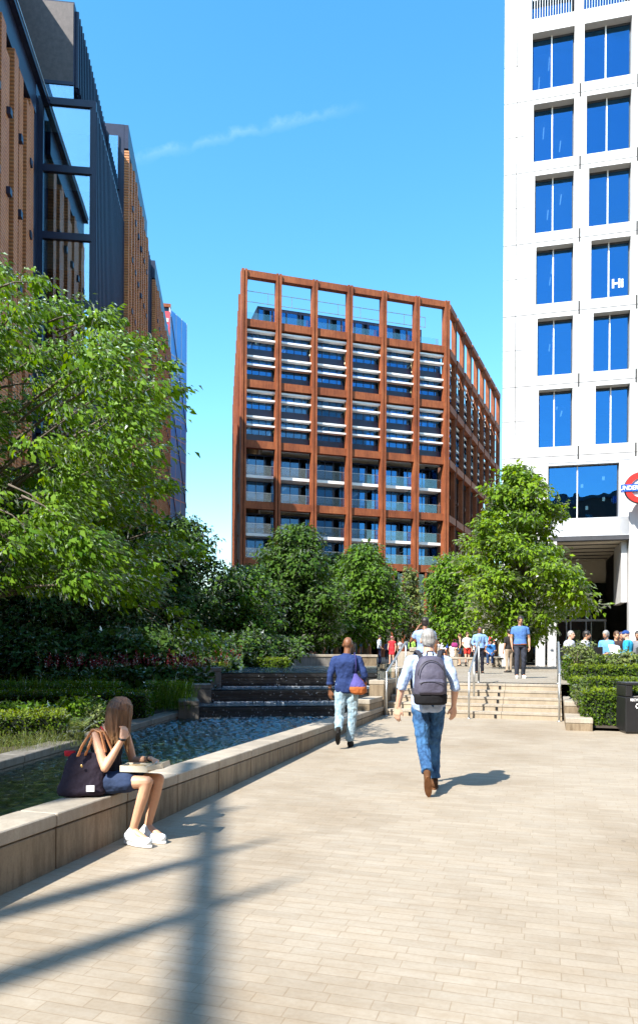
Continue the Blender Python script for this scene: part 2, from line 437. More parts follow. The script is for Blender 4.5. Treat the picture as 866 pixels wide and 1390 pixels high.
def tree(name, label, base, profile, leaf, density, mat, nclump=90, cr=.9, trunk_r=.16, seed=1, group=None, droop=.5, top_z=None, gap=0.0, squash=.75, cat='tree', lean=(0,0)):
    """profile: list of (z, radius), crown of revolution with noise round the trunk axis"""
    random.seed(seed)
    base = V(base); t = thing(name, label, cat, base, group)
    zs = [p[0] for p in profile]; rs = [p[1] for p in profile]
    z0, z1 = min(zs), max(zs)
    ph = [random.uniform(0, 6.28) for _ in range(6)]
    cl = []; mb = MB()
    def axis(z):
        k = (z-base.z)/(z1-base.z); return V((base.x+lean[0]*k*k+.08*math.sin(z*1.3+ph[0]), base.y+lean[1]*k*k+.08*math.sin(z*1.7+ph[1]), z))
    pts = []; rr = []
    for i in range(9):
        k = i/8; z = base.z-.1 + (z1-.3-base.z)*k; pts.append(axis(z)); rr.append(trunk_r*(1.25-.6*k if k < .15 else (1-k)*.95+.08))
    mb.tube(pts, rr, 9)
    for i in range(nclump):
        z = z0+(z1-z0)*(i+random.random())/nclump
        R = float(np.interp(z, zs, rs)); a = random.uniform(0, 2*PI)
        R *= 1+.22*math.sin(3*a+ph[2]+z*1.1)+.18*math.sin(5*a+ph[3]-z*2.1)
        q = math.sqrt(random.uniform(.12, 1))*max(0, R-cr*.5)
        r = cr*random.uniform(.6, 1.25)*(0.55+.45*min(1, R/(max(rs)*.6)))
        c = axis(z)+V((math.cos(a)*q, math.sin(a)*q, 0))
        cl.append((c, (r, r, r*squash)))
        if i % 2 == 0:
            zb = max(base.z+(z0-base.z)*.75, z-q*.7); b = axis(zb)
            mid = b.lerp(c, .5)+V((0, 0, q*.10))
            mb.tube([b, mid, c], [trunk_r*.32*(1-.6*(zb-base.z)/(z1-base.z)), trunk_r*.18, trunk_r*.05], 6)
    mb.build('trunk', M_bark, t, True)
    clump_leaves('crown', cl, density, leaf, mat, t, droop=droop)
    return t

def hedge(name, label, p0, p1, depth, z0, z1, mat=None, dens=1500, leaf=.045, group=None, wild=.02):
    """clipped hedge along the ground line p0-p1 (xy), going back by depth"""
    mat = mat or M_lf_h
    a = V((p0[0], p0[1], 0)); b = V((p1[0], p1[1], 0)); d = (b-a); L = d.length; d.normalize(); nrm = V((-d.y, d.x, 0))
    t = thing(name, label, 'hedge', (a+b)/2+V((0, 0, z0)), group)
    Mx = Matrix(((d.x, nrm.x, 0, a.x), (d.y, nrm.y, 0, a.y), (0, 0, 1, z0), (0, 0, 0, 1)))
    H = z1-z0
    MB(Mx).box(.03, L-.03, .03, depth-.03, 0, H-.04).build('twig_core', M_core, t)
    ps = []; ns = []
    for (w, h, fn, nn) in ((L, H, lambda u, v: (u*L, 0, v*H), (0,-1,0)), (L, depth, lambda u, v: (u*L, v*depth, H), (0,0,1)),
                           (depth, H, lambda u, v: (0, u*depth, v*H), (-1,0,0)), (depth, H, lambda u, v: (L, u*depth, v*H), (1,0,0))):
        n = int(w*h*dens)
        for _ in range(n):
            u, v = random.random(), random.random()
            p = V(fn(u, v)) + V(nn)*random.gauss(-.012, wild*.9)
            p += V(nn)*.025*math.sin(p.x*7+p.z*9)*math.sin(p.y*8+p.x*3)
            ps.append(Mx @ p); ns.append(Mx.to_3x3() @ V(nn))
    ps = np.array(ps); ns = np.array(ns); n = len(ps)
    nr = ns*.8+rdir(n)*.7+np.array((0,0,.25)); dd = rdir(n)+ns*.5+np.array((0,0,.35))
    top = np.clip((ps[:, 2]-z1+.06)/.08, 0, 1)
    tint = np.clip(RNG.random(n)*.42+top*.58, 0, 1)    # sunlight on the clipped top, painted into the leaf tint
    leaf_object('foliage', ps, dd, nr, leaf*(.6+.8*RNG.random(n)), .62, tint, mat, t)
    return t
def shrub(name, label, c, r, leaf, dens, mat, n=7, group=None, cat='shrub', up=.5, droop=.2, stems=True):
    c = V(c); r = V(r); t = thing(name, label, cat, c-V((0,0,r.z)), group)
    cl = []; mb = MB()
    for i in range(n):
        u = V((random.uniform(-1,1), random.uniform(-1,1), random.uniform(-.7,.8)))
        k = random.uniform(.38, .55)
        p = c+V((u.x*r.x*.62, u.y*r.y*.62, u.z*r.z*.55)); cl.append((p, (r.x*k, r.y*k, r.z*k)))
        mb.tube([c-V((random.uniform(-.1,.1)*r.x, random.uniform(-.1,.1)*r.y, r.z)), c.lerp(p, .5)-V((0,0,r.z*.4)), p], [.02, .014, .006], 5)
    mb.build('stem', M_bark, t, True)
    clump_leaves('foliage', cl, dens, leaf, mat, t, up=up, droop=droop)
    return t
def blades(name, label, c, rad, n, h, mat, wid=.06, spread=.5, group=None, cat='plant', parent=None):
    c = np.array(c); t = parent or thing(name, label, cat, tuple(c), group)
    ps, ds, ns, ls, ts = [], [], [], [], []
    for i in range(n):
        a = random.uniform(0, 6.283); q = math.sqrt(random.random())*rad
        b = c+np.array((math.cos(a)*q, math.sin(a)*q, 0)); az = random.uniform(0, 6.283); tilt = random.random()*spread; L = h*random.uniform(.55, 1.1)
        for k in range(3):
            e = tilt*(.4+.6*k); d = np.array((math.cos(az)*math.sin(e), math.sin(az)*math.sin(e), math.cos(e)))
            ps.append(b); ds.append(d); ns.append(np.array((math.cos(az+1.4), math.sin(az+1.4), .2))); ls.append(L*.40); ts.append(random.random()); b = b+d*L*.34
    return leaf_object('foliage', np.array(ps), np.array(ds), np.array(ns), np.array(ls), wid, np.array(ts), mat, t, curl=.05), t

# ================================================================== SETTING
def sheet(name, pts, mat, faces=None):
    me = bpy.data.meshes.new(name); me.from_pydata([tuple(p) for p in pts], [], faces or [tuple(range(len(pts)))]); me.update()
    return tag(finish(name, me, mat), kind='structure')
sheet('ground', [(-1500,-1500,-1.6),(1500,-1500,-1.6),(1500,1500,-1.6),(-1500,1500,-1.6)], M_ground)
yb = 15.9
sheet('lower_plaza', [(-.02,-40,gz(-40)),(40,-40,gz(-40)),(40,yb+.3,gz(yb+.3)),(-.02,yb+.3,gz(yb+.3))], M_pave)
sheet('plaza_behind', [(-60,-40,gz(-40)-.004),(-.3,-40,gz(-40)-.004),(-.3,-3.2,gz(-3.2)-.004),(-60,-3.2,gz(-3.2)-.004)], M_pave)
NST = 5; RIS = (TOPZ-gz(yb))/NST; TRD = .36; YTOP = yb+(NST-1)*TRD
sheet('upper_plaza', [(-.02,YTOP+.36,TOPZ),(120,YTOP+.36,TOPZ),(120,230,TOPZ),(-120,230,TOPZ),(-120,27,TOPZ),(-.02,27,TOPZ)], M_pave2)

# stairs -------------------------------------------------------------
st = thing('stone_staircase', 'flight of five pale stone steps rising from the plaza between steel handrails', 'staircase', (1.85, yb, gz(yb)))
for k in range(NST):
    mb = MB(); z1 = gz(yb)+RIS*(k+1); y0 = yb+TRD*k
    x0 = .02
    for j, xe in enumerate((1.27, 2.5, 3.70)):
        mb.box(x0, xe-.006, y0, y0+(TRD+.03 if k < NST-1 else .75), z1-RIS-.02*(k > 0), z1-.045, 0)
        mb.box(x0, xe-.006, y0-.012, y0+(TRD+.03 if k < NST-1 else .75), z1-.043, z1, 1)
        x0 = xe
    mb.build('step', [M_stair, M_cope], st)
for k in range(NST):
    z1 = gz(yb)+RIS*(k+1); y0 = yb+TRD*k
    for xa in (.55, 2.35): MB().box(xa, xa+.05, y0-.016, y0-.0125, z1-.12, z1-.046).build('contrast_strip', M_black, st)

# pool ---------------------------------------------------------------
def wall_run(name, label, x_front, y0, y1, ztop, thick, joint, mat, zbase=-.35):
    t = thing(name, label, 'low wall', (x_front-thick/2, (y0+y1)/2, gz((y0+y1)/2)))
    core = MB().box(x_front-thick+.02, x_front-.03, y0+.02, y1-.02, zbase, ztop-.11).build('core', M_core, t)
    face = MB(); cope = MB(); y = y0
    k = 0
    ys = [y0]
    yy = joint
    while yy < y0+.2: yy += .93
    while yy < y1-.2: ys.append(yy); yy += .93+.03*math.sin(yy*3)
    ys.append(y1)
    for a, b in zip(ys[:-1], ys[1:]):
        face.box(x_front-thick+.005, x_front-.006, a+.005, b-.005, zbase, ztop-.108, bev=.006)
        cope.box(x_front-thick-.012, x_front, a+.003, b-.003, ztop-.098, ztop, bev=.008)
    face.build('facing_slab', mat, t); cope.build('coping', M_cope, t)
    return t
wall_run('pool_wall', 'long low sandstone pool wall with flat coping beside the walkway', 0, -3, 15.88, .42, .32, 4.66-9.3, M_wall)
# wall blocks stepping up beside the cascade on the right
def block(name, label, x0, x1, y0, y1, z0, z1, mat=M_wall, M=None, cm=None, group=None):
    mb = MB(M)
    t = thing(name, label, 'stone block', tuple((M @ V(((x0+x1)/2,(y0+y1)/2,z0))) if M else ((x0+x1)/2,(y0+y1)/2,z0)), group)
    mb.box(x0+.006, x1-.006, y0+.006, y1-.006, z0, z1-.10, bev=.006).build('base_course', mat, t)
    MB(M).box(x0, x1, y0, y1, z1-.094, z1, bev=.008).build('coping', cm or M_cope, t)
    MB(M).box(x0+.03, x1-.03, y0+.03, y1-.03, z1-.105, z1-.09).build('mortar_bed', M_core, t)
    return t
block('stone_block', 'sandstone block resting on the end of the long pool wall', -.31, -.01, 14.62, 15.85, .423, .645)
block('stone_block', 'taller sandstone block beside the left edge of the stairs', -.33, .012, 15.9, 17.6, .1, .99)
block('stone_block', 'low stepped stone block in front of the right handrail', 3.73, 4.2, 14.25, 15.35, .0, .43, M_wall)
block('stone_block', 'upper stepped stone block behind the low block by the right handrail', 3.73, 4.07, 15.36, 17.2, .0, .66, M_wall)
block('stone_block', 'long sandstone edge beside the upper pool above the cascade', -.33, .0, 17.62, 25.0, .4, 1.22)

A = V((-2.15, 6.57, 0)); B = V((-3.40, 13.0, 0)); D = (B-A).normalized()
def curbx(y): return A.x + D.x/D.y*(y-A.y)
aD = math.atan2(D.x, D.y)
Mk = Matrix.Translation((curbx(4), 4, 0)) @ Matrix.Rotation(-aD, 4, 'Z')   # local y runs along the kerb
t = thing('garden_kerb', 'low grey stone kerb between the pool and the clipped garden hedges', 'kerb', (curbx(8)-.16, 8, .0))
mbk = MB(Mk); mbc = MB(Mk); y = -7.0
while y < 9.6:
    L = 1.45; mbk.box(-.30, -.012, y+.004, min(y+L, 9.75)-.004, -.3, .325, bev=.006); mbc.box(-.32, 0, y+.003, min(y+L, 9.75)-.003, .33, .42, bev=.008); y += L
mbk.build('kerb_face', M_greystone, t); mbc.build('coping', M_greystone, t)
MB(Mk).box(-.28, -.03, -6.9, 9.6, -.3, .33).build('core', M_core, t)

# cascade: frame with a along the weirs, b going up the cascade
Wl = CW(-2.31, 14.5); wdir = (RGT*5+FWD).normalized()
Mw = frame(-2.31, 14.5, 5, 1)
def xr_at(b):   # a where the weir meets the wall x=-.33
    return (-.33 - (Wl[0] + Mw[0][1]*b))/Mw[0][0]
WE = [(0.0, 0, .525, .295), (1.2, .30, .79, .53), (2.35, .58, 1.115, .795)]   # b, a0, top, bottom
tops = []
for k, (b, a0, zt, zb) in enumerate(WE):
    a1 = xr_at(b)
    b1 = WE[k+1][0] if k < 2 else 9.5
    nm = ['lowest', 'middle', 'top'][k]
    t = thing('cascade_step', '%s dark stone step of the pool cascade with water sliding over it' % nm, 'cascade step', tuple(Mw @ V(((a0+a1)/2, b, zb-.1))), 'dark steps of the cascade')
    m = MB(Mw); n = 7
    hh = (zt-.02-(zb-.25))
    for i in range(n):     # split-face courses
        z0_ = zb-.25+hh*i/n; off = .018*(i % 2)
        m.box(a0-.3, a1+.02, b+off, b+.25, z0_, z0_+hh/n-.004)
    m.build('riser', M_blackstone, t)
    # thin running water on the riser
    f = MB(Mw)
    for i in range(60):
        a = random.uniform(a0, a1-.05); z_ = zb+random.random()*(zt-zb-.03); f.box(a, a+random.uniform(.004,.012), b-.006, b-.002, z_-.02*random.random()-.01, z_)
    tag(f.build('running_water', M_foam, t), kind='stuff')
    w = sheet('cascade_water', [Mw @ V((a0-.3, b, zt)), Mw @ V((a1+.02, b, zt)), Mw @ V((xr_at(b1), b1, zt)), Mw @ V((a0-.3 if k < 2 else a0-1.2, b1, zt))], M_cascwater)
    sheet('cascade_bed', [Mw @ V((a0-.3, b+.02, zt-.06)), Mw @ V((a1+.02, b+.02, zt-.06)), Mw @ V((xr_at(b1), b1, zt-.06)), Mw @ V((a0-.3 if k < 2 else a0-1.2, b1, zt-.06))], M_blackstone)
    # foam at the foot of each weir, enlarged to double as glitter
    fo = MB(Mw); zf = zb+.004 if k else .302
    for i in range(420 if k else 300):
        a = random.uniform(a0, a1-.05); q = abs(random.gauss(0, .16)); r = random.uniform(.004, .017)
        fo.box(a, a+r*2.2, b-.01-q-r, b-.01-q, zf-.01, zf+.004+.006*random.random())
    tag(fo.build('splash', M_foam, t), kind='stuff')
for k, (b, a0, zt, zb) in enumerate(WE):
    b1 = WE[k+1][0] if k < 2 else 9.0
    block('stone_block', ['low dark grey block flanking the lowest cascade step on the garden side', 'dark grey block flanking the middle cascade step on the garden side', 'long grey block flanking the top pool on the garden side'][k],
          a0-.42, a0-.02, b-.12, b1-.125, -.2, zt+.115, M_greystone, Mw, M_greystone)

ny, nx = 760, 170
yy = np.linspace(-3, 15.55, ny); uu = np.linspace(0, 1, nx)
ymax = lambda x: (Mw @ V(((x-Wl[0])/Mw[0][0], .015, 0))).y
Y_, U_ = np.meshgrid(yy, uu, indexing='ij')
XL = np.array([curbx(min(q, 14.2)) for q in yy])[:, None]; X_ = XL + (-.31-XL)*U_
YM = Wl[1] + (X_-Wl[0])*(Mw[1][0]/Mw[0][0]) + .02
Yc = np.minimum(Y_, YM)
hgt = np.zeros_like(Yc); rw = np.random.default_rng(3)
for k in range(30):
    lam = rw.uniform(.05, .22); an = rw.uniform(0, 2*PI); kk = 2*PI/lam
    hgt += np.sin(kk*(X_*math.cos(an)+Yc*math.sin(an))+rw.uniform(0, 6.28)+.8*np.sin(X_*2.3+Yc*1.1+k))/kk*.105
amp = np.interp(Yc, [-3, 5.5, 8.5, 11, 14], [.15, .22, .50, .75, .95])
Zw = .30 + hgt*amp
vs = np.stack([X_, Yc, Zw], -1).reshape(-1, 3)
fs = [(i*nx+j, i*nx+j+1, (i+1)*nx+j+1, (i+1)*nx+j) for i in range(ny-1) for j in range(nx-1)]
wo = sheet('water', vs, M_water, fs); wo.data.polygons.foreach_set('use_smooth', [True]*len(fs))
sheet('pool_floor', [(curbx(-3), -3, -.12), (-.31, -3, -.12), (-.31, 15.6, -.12), Mw @ V((-.1, .02, -.12)), (curbx(12), 12, -.12)], M_poolfloor)
wall_end = MB().box(curbx(-3)-.2, 0, -3.3, -3.003, -.4, .42).build('pool_wall', M_wall); tag(wall_end, 'short end wall closing the near end of the pool', 'low wall')

# garden soil
gp = []; rows = [(-3.2,.36),(4,.36),(9,.38),(13,.42),(15.5,.62),(18,.9),(27,1.0)]
def gx(y): return curbx(y)-.2 if y <= 13 else (Mw @ V((-.25 + .28*(y-14)*.4, 0, 0))).x - .3
for y, z in rows: gp += [(-45, y, z), (gx(y), y, z)]
sheet('garden_soil', gp, M_soil, [(2*i, 2*i+1, 2*i+3, 2*i+2) for i in range(len(rows)-1)])
sheet('planting_bed', [(3.75,14.35,.26),(40,14.35,.26),(40,22.5,.85),(3.75,17.4,.62)], M_soil)

# far terrace, low walls
Mt = frame(-1.2, 36, 6, 1)
t = thing('garden_wall', 'low stone garden wall with a pale coping behind the top pool', 'low wall', tuple(Mt @ V((2, 0, TOPZ))))
MB(Mt).box(-.3, 2.0, 0, .5, TOPZ-.1, 1.33).build('shaded_facing', M_greystone, t)  # same wall in greyer stone, standing for its shaded stretch
m = MB(Mt)
for i in range(5): m.box(2.01+i*.42, 2.42+i*.42, 0, .5, TOPZ-.1, 1.33, bev=.01)
m.build('pale_facing', M_wall, t); MB(Mt).box(-.4, 4.15, -.04, .55, 1.335, 1.46, bev=.012).build('coping', M_cope, t)
sheet('raised_terrace', [Mt @ V((-20,.5,1.40)), Mt @ V((4.05,.5,1.40)), Mt @ V((4.05,26,1.40)), Mt @ V((-20,26,1.40))], M_pave2)
Mu = frame(2.95, 28, 6, -1)
t = thing('planter_wall', 'chest high pale stone planter wall behind the stairs, stepping up', 'low wall', tuple(Mu @ V((.7, 0, TOPZ))))
MB(Mu).box(0, 1.5, 0, 1.6, TOPZ-.05, 1.62, bev=.015).build('wall_body', M_cope, t); MB(Mu).box(.45, 1.56, -.03, 1.65, 1.625, 1.78, bev=.015).build('coping', M_cope, t)

# handrails
def handrail(label, x, glass=False, group='steel handrails of the stairs'):
    zb = gz(yb); t = thing('handrail', label, 'handrail', (x, yb, zb), group)
    y0, y1 = yb-.18, YTOP+.62
    for (y, zt, zz) in ((y0, zb+.93, zb), (yb+.9, zb+.93+.9*RIS/TRD*.86, zb+RIS*2+.1), (y1, TOPZ+.95, TOPZ)):
        m = MB(); m.tube([(x, y, zz-.02), (x, y, zt)], .021, 10); m.tube([(x, y, zz-.01), (x, y, zz+.012)], .05, 12)
        m.build('post', M_steel, t, True)
    MB().tube([(x, y0-.02, zb+.93), (x, y0+.02, zb+.945), (x, y1-.05, TOPZ+.945), (x, y1, TOPZ+.95), (x, y1+.28, TOPZ+.95)], .024, 10).build('rail', M_steel, t, True)
    return t
handrail('steel handrail at the left edge of the stairs beside the cascade', .10)
handrail('steel handrail in the middle of the stairs', 1.85)
handrail('steel handrail at the right edge of the stairs beside the hedges', 3.64)
t = thing('glass_guard', 'small clear glass guard panel standing on the block left of the stairs', 'glass guard', (-.15, 16.6, .99))
MB().box(-.16, -.148, 15.95, 17.5, 1.0, 1.33).build('pane', M_glassC, t)
m = MB(); [m.box(-.18, -.13, y, y+.05, .985, 1.12) for y in (16.1, 17.25)]; m.build('clamp', M_steel, t)

# ================================================================== BUILDINGS
# --- white tower on the right
Mtw = frame(9.49, 38.8, 4, -1)
tw = thing('white_tower', 'tall white office tower with grid of deep blue windows', 'office tower', tuple(Mtw @ V((0,0,TOPZ))))
RB = [12.19+3.70*i for i in range(6)]; WH = 2.97
def tower_cols(i):      # openings per row: they narrow towards the ground
    k = i/5
    w0 = 1.66+.42*k; w1 = 1.62+.64*k
    return [(3.47-w0, 3.47), (6.20-w1, 6.20), (8.93-w1, 8.93), (11.66-w1, 11.66)]
SE = 13.4
solid = MB(Mtw)
DEP = .62
def fill(x0, x1, z0, z1, d=DEP): solid.box(x0, x1, 0, d, z0, z1)
for i, zb in enumerate(RB):
    x = 0
    for (a, b) in tower_cols(i): fill(x, a, zb, zb+WH); x = b
    fill(x, SE, zb, zb+WH)
    zn = RB[i+1] if i < 5 else zb+3.70
    fill(0, SE, zb+WH, zn)
# loggia floor at the top and the cap
zl = RB[5]+3.70
x = 0
for (a, b) in [(1.35,3.47),(3.9,6.2),(6.65,8.93),(9.4,11.66)]: fill(x, a, zl, zl+3.2); x = b
fill(x, SE, zl, zl+3.2); fill(0, SE, zl+3.2, zl+8.0)
solid.build('facade_frame', M_white, tw)
# panel joints: thin recessed-looking seams
jn = MB(Mtw)
for i, zb in enumerate(RB):
    jn.box(0, SE, -.003, .0, zb-.51, zb-.48); jn.box(0, 1.2, -.003, 0, zb+1.4, zb+1.425)
    for b in (3.47, 6.2, 8.93): jn.box(b+.25, b+.33, -.004, .0, zb-.72, zb-.02)
jn.box(.62, .65, -.003, 0, 8.0, zl+8)
jn.build('panel_joint', simple('joint shadow grey', (.035,.033,.032), .8), tw)
# windows
for i, zb in enumerate(RB):
    for ci, (a, b) in enumerate(tower_cols(i)):
        if ci == 3 and i % 2: pass
        w = MB(Mtw)
        w.box(a, b, .44, .50, zb, zb+.06); w.box(a, b, .44, .50, zb+WH-.10, zb+WH)
        w.box(a, a+.06, .44, .50, zb+.06, zb+WH-.10); w.box(b-.05, b, .44, .50, zb+.06, zb+WH-.10)
        fr = w.build('window', simple('window frame', (.05,.055,.065), .4) if 'window frame' not in bpy.data.materials else bpy.data.materials['window frame'], tw)
        MB(Mtw).box(a+.06, b-.05, .47, .478, zb+.06, zb+WH-.10).build('pane', M_glassT, fr)
        c = a+(b-a)*.47
        MB(Mtw).box(c-.03, c+.03, .36, .468, zb, zb+WH).build('mullion', M_louvre, fr)
        rm = MB(Mtw); d0 = .55
        if (i*3+ci) % 3 != 1:
            s = 'pendant_light'; q = MB(Mtw)
            for k in range(2): xx = a+(b-a)*random.uniform(.2,.8); q.box(xx, xx+.06, 1.4+k*1.3, 2.3+k*1.3, zb+2.62, zb+2.66)
            q.build(s, M_strip, fr)
        if (i+ci) % 2 == 0:
            MB(Mtw).box(a+.1, b-.1, .75, 1.1, zb+.05, zb+.35+.2*random.random()).build('desk', M_ceil, fr)
# interior shell
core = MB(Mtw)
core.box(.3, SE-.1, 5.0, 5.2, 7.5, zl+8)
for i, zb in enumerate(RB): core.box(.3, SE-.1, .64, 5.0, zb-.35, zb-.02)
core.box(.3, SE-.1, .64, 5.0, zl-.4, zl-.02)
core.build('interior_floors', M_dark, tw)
cl = MB(Mtw)
for i, zb in enumerate(RB): cl.box(.35, SE-.15, .66, 4.9, zb+WH-.02, zb+WH+.05)
cl.build('ceiling', simple('tower ceiling', (.30,.31,.31), .8), tw)
# dark blinds in some windows; pale ones imitate reflections in the glass
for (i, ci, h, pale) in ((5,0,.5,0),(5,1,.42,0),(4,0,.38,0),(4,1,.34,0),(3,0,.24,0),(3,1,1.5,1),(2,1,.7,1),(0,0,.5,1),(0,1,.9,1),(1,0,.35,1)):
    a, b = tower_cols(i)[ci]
    MB(Mtw).box(a+.07, b-.06, .52, .54, RB[i]+WH-.1-h*1.3, RB[i]+WH-.11).build('blind_glare_panel', M_blind_glare if pale else M_dark, tw)
# lettering in one window
def text_obj(body, size, loc, axx, axz, mat, parent, name, ext=.01, align='CENTER', sx=1.0, bold=0.0):
    cu = bpy.data.curves.new(name, 'FONT'); cu.body = body; cu.size = size; cu.extrude = ext; cu.align_x = align; cu.align_y = 'CENTER'; cu.offset = bold
    o = bpy.data.objects.new(name, cu); COL.objects.link(o)
    axx = V(axx).normalized(); axz = V(axz).normalized(); ny = axx.cross(axz)
    o.matrix_world = Matrix(((axx.x*sx, axz.x, ny.x, loc[0]), (axx.y*sx, axz.y, ny.y, loc[1]), (axx.z*sx, axz.z, ny.z, loc[2]), (0,0,0,1)))
    dg = bpy.context.evaluated_depsgraph_get(); dg.update()
    me = bpy.data.meshes.new_from_object(o.evaluated_get(dg)); mw = o.matrix_world.copy()
    bpy.data.objects.remove(o)
    me.transform(mw); me.materials.clear()
    return finish(name, me, mat, parent)
axT = V((Mtw[0][0], Mtw[1][0], 0))
a, b = tower_cols(2)[1]
text_obj('Hi', .62, Mtw @ V((b-.55, .462, RB[2]+.85)), axT, UP, M_ltwhite, tw, 'window_lettering', .004, bold=.02)
# loggia back and balcony rail
MB(Mtw).box(.3, SE-.1, 1.6, 1.65, zl, zl+3.2).build('loggia_glazing', M_glassT, tw)
for (a, b) in [(1.35,3.47),(3.9,6.2),(6.65,8.93)]:
    m = MB(Mtw); m.box(a, b, .12, .17, zl+1.05, zl+1.10); n = int((b-a)/.13)
    for k in range(n): m.box(a+k*.13, a+k*.13+.03, .13, .16, zl, zl+1.05)
    m.build('balcony_rail', M_steel, tw)
# side and back walls of the tower
sd = MB(Mtw); sd.box(.004, .4, .625, 26, TOPZ, zl+8); sd.box(SE-.4, SE, .625, 26, TOPZ, zl+8); sd.box(.4, SE-.4, 25.6, 26, TOPZ, zl+8); sd.box(.4, SE-.4, .625, 25.6, zl+7.6, zl+7.9)
sd.build('side_wall', M_white, tw)
# lower zone: spandrel, big show window, canopy and entrance
lo = MB(Mtw)
zS0, zS1 = 8.4, RB[0]        # spandrel over the show window carries grey surround
lo.box(0, 2.3, 0, DEP, 7.4, zS1); lo.box(2.302, 5.95, 0, DEP, 11.35, zS1)
lo.box(5.95, SE, 0, DEP, 11.35, zS1)
lo.box(6.22, SE, .0, DEP, 0.6, 11.348)
lo.build('lower_facade', M_white, tw)
gs = MB(Mtw); gs.box(5.72, 6.215, .02, .5, 7.6, 11.345); gs.box(2.31, 6.215, .02, .5, 7.56, 8.48); gs.box(2.302, 5.72, .02, .5, 11.22, 11.345)
gs.build('grey_surround', M_greymetal, tw)
fw = MB(Mtw).box(2.31, 2.37, .30, .34, 8.54, 11.16).box(5.66, 5.72, .30, .34, 8.54, 11.16).box(2.31, 5.72, .30, .34, 8.48, 8.54).box(2.31, 5.72, .30, .34, 11.16, 11.22).build('window', bpy.data.materials['window frame'], tw)
MB(Mtw).box(2.31, 5.72, .315, .325, 8.54, 11.16).build('pane', M_glassT, fw)
MB(Mtw).box(3.72, 3.77, .24, .31, 8.48, 11.2).build('mullion', M_louvre, fw)
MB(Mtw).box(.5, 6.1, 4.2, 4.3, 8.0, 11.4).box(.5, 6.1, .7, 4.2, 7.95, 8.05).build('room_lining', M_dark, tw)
q = MB(Mtw)
for (x, yq, zq) in ((4.1, 2.2, 10.5), (5.1, 1.5, 10.7), (5.3, 3.0, 9.9), (4.4, 2.7, 9.4)): q.box(x, x+.12, yq, yq+.12, zq, zq+.18)
q.build('pendant_light', M_strip, tw)
# deep entrance porch
po = MB(Mtw)
po.box(.3, 6.2, .52, 9.0, 7.30, 7.54); 
po.build('porch_soffit', simple('cream soffit', (.62,.56,.45), .6, .04), tw)
sl = MB(Mtw)
for k in range(5): sl.box(.5, 6.1, 1.3+k*1.5, 1.38+k*1.5, 7.26, 7.298)
sl.build('soffit_slot', M_dark, tw)
MB(Mtw).box(.3, 6.2, 8.8, 9.0, 5.9, 7.3).build('porch_back_panel', simple('cream panel', (.60,.55,.46), .6, .04), tw)
MB(Mtw).box(2.31, 6.215, .03, .5, 7.34, 7.555).build('canopy_edge', simple('dark canopy edge', (.05,.05,.055), .5), tw)
gl = MB(Mtw); gl.box(.3, 6.2, 8.55, 8.57, TOPZ, 5.9); gl.build('entrance_glazing', M_glassD, tw)
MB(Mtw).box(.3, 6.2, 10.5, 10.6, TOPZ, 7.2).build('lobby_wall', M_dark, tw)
fr = MB(Mtw); fr.box(.3, 6.2, 8.45, 8.54, 3.55, 3.68)
for x in (1.1, 2.35, 3.05, 3.85, 4.1, 5.0, 6.1): fr.box(x, x+.07, 8.45, 8.54, TOPZ, 3.55)
fr.build('door_frame', M_greymetal, tw)
for (xa, xb) in ((-.02,.50),(1.75,2.2),(2.33,2.75)):
    MB(Mtw).box(xa, xb, .05, .75, TOPZ-.1, 7.4).build('ground_pier', M_white, tw)
MB(Mtw).box(5.92, 6.19, .55, 3.2, 4.2, 7.28).build('hanging_fin', M_white, tw)

# station sign: ring and bar on a bracket from the tower pier
sg = thing('station_roundel', 'round red and blue underground station sign fixed to the white tower', 'sign', tuple(PG(868.5, 36.5, 9.2)), None)
cR = P(868.5, 659.5, 36.2); rr = 20.6/F*36.2
Ms = frame((868.5-CX)/F*36.2, 36.2, 4, -.9); Ms[2][3] = cR.z
def ring(mb, r0, r1, y0, y1, n=48):
    vs = []; fs = []
    for k in range(n):
        a = 2*PI*k/n; c, s_ = math.cos(a), math.sin(a)
        vs += [(r0*c, y0, r0*s_), (r1*c, y0, r1*s_), (r1*c, y1, r1*s_), (r0*c, y1, r0*s_)]
    for k in range(n):
        j = (k+1) % n
        for q in range(4): fs.append((k*4+q, k*4+(q+1)%4, j*4+(q+1)%4, j*4+q))
    return mb.add(vs, fs)
ring(MB(Ms), rr*.64, rr, -.09, .09).build('ring', M_red, sg)
ring(MB(Ms), rr*1.002, rr*1.035, -.06, .12).build('rim', M_black, sg)
m = MB(Ms); n = 40
m.add([(rr*.635*math.cos(2*PI*k/n), 0, rr*.635*math.sin(2*PI*k/n)) for k in range(n)], [tuple(range(n))]).build('centre_disc', M_ltwhite, sg)
MB(Ms).box(-rr*1.22, rr*1.22, -.13, .13, -rr*.235, rr*.235).build('bar', M_blue, sg)
text_obj('UNDERGROUND', rr*.40, Ms @ V((0, -.135, -.01)), V((Ms[0][0],Ms[1][0],0)), UP, M_ltwhite, sg, 'lettering', .004, sx=.86, bold=.006)
MB(Ms).tube([(0,.12,-rr*.5),(0,1.2,-rr*.5)], .05).build('bracket', M_steel, sg)

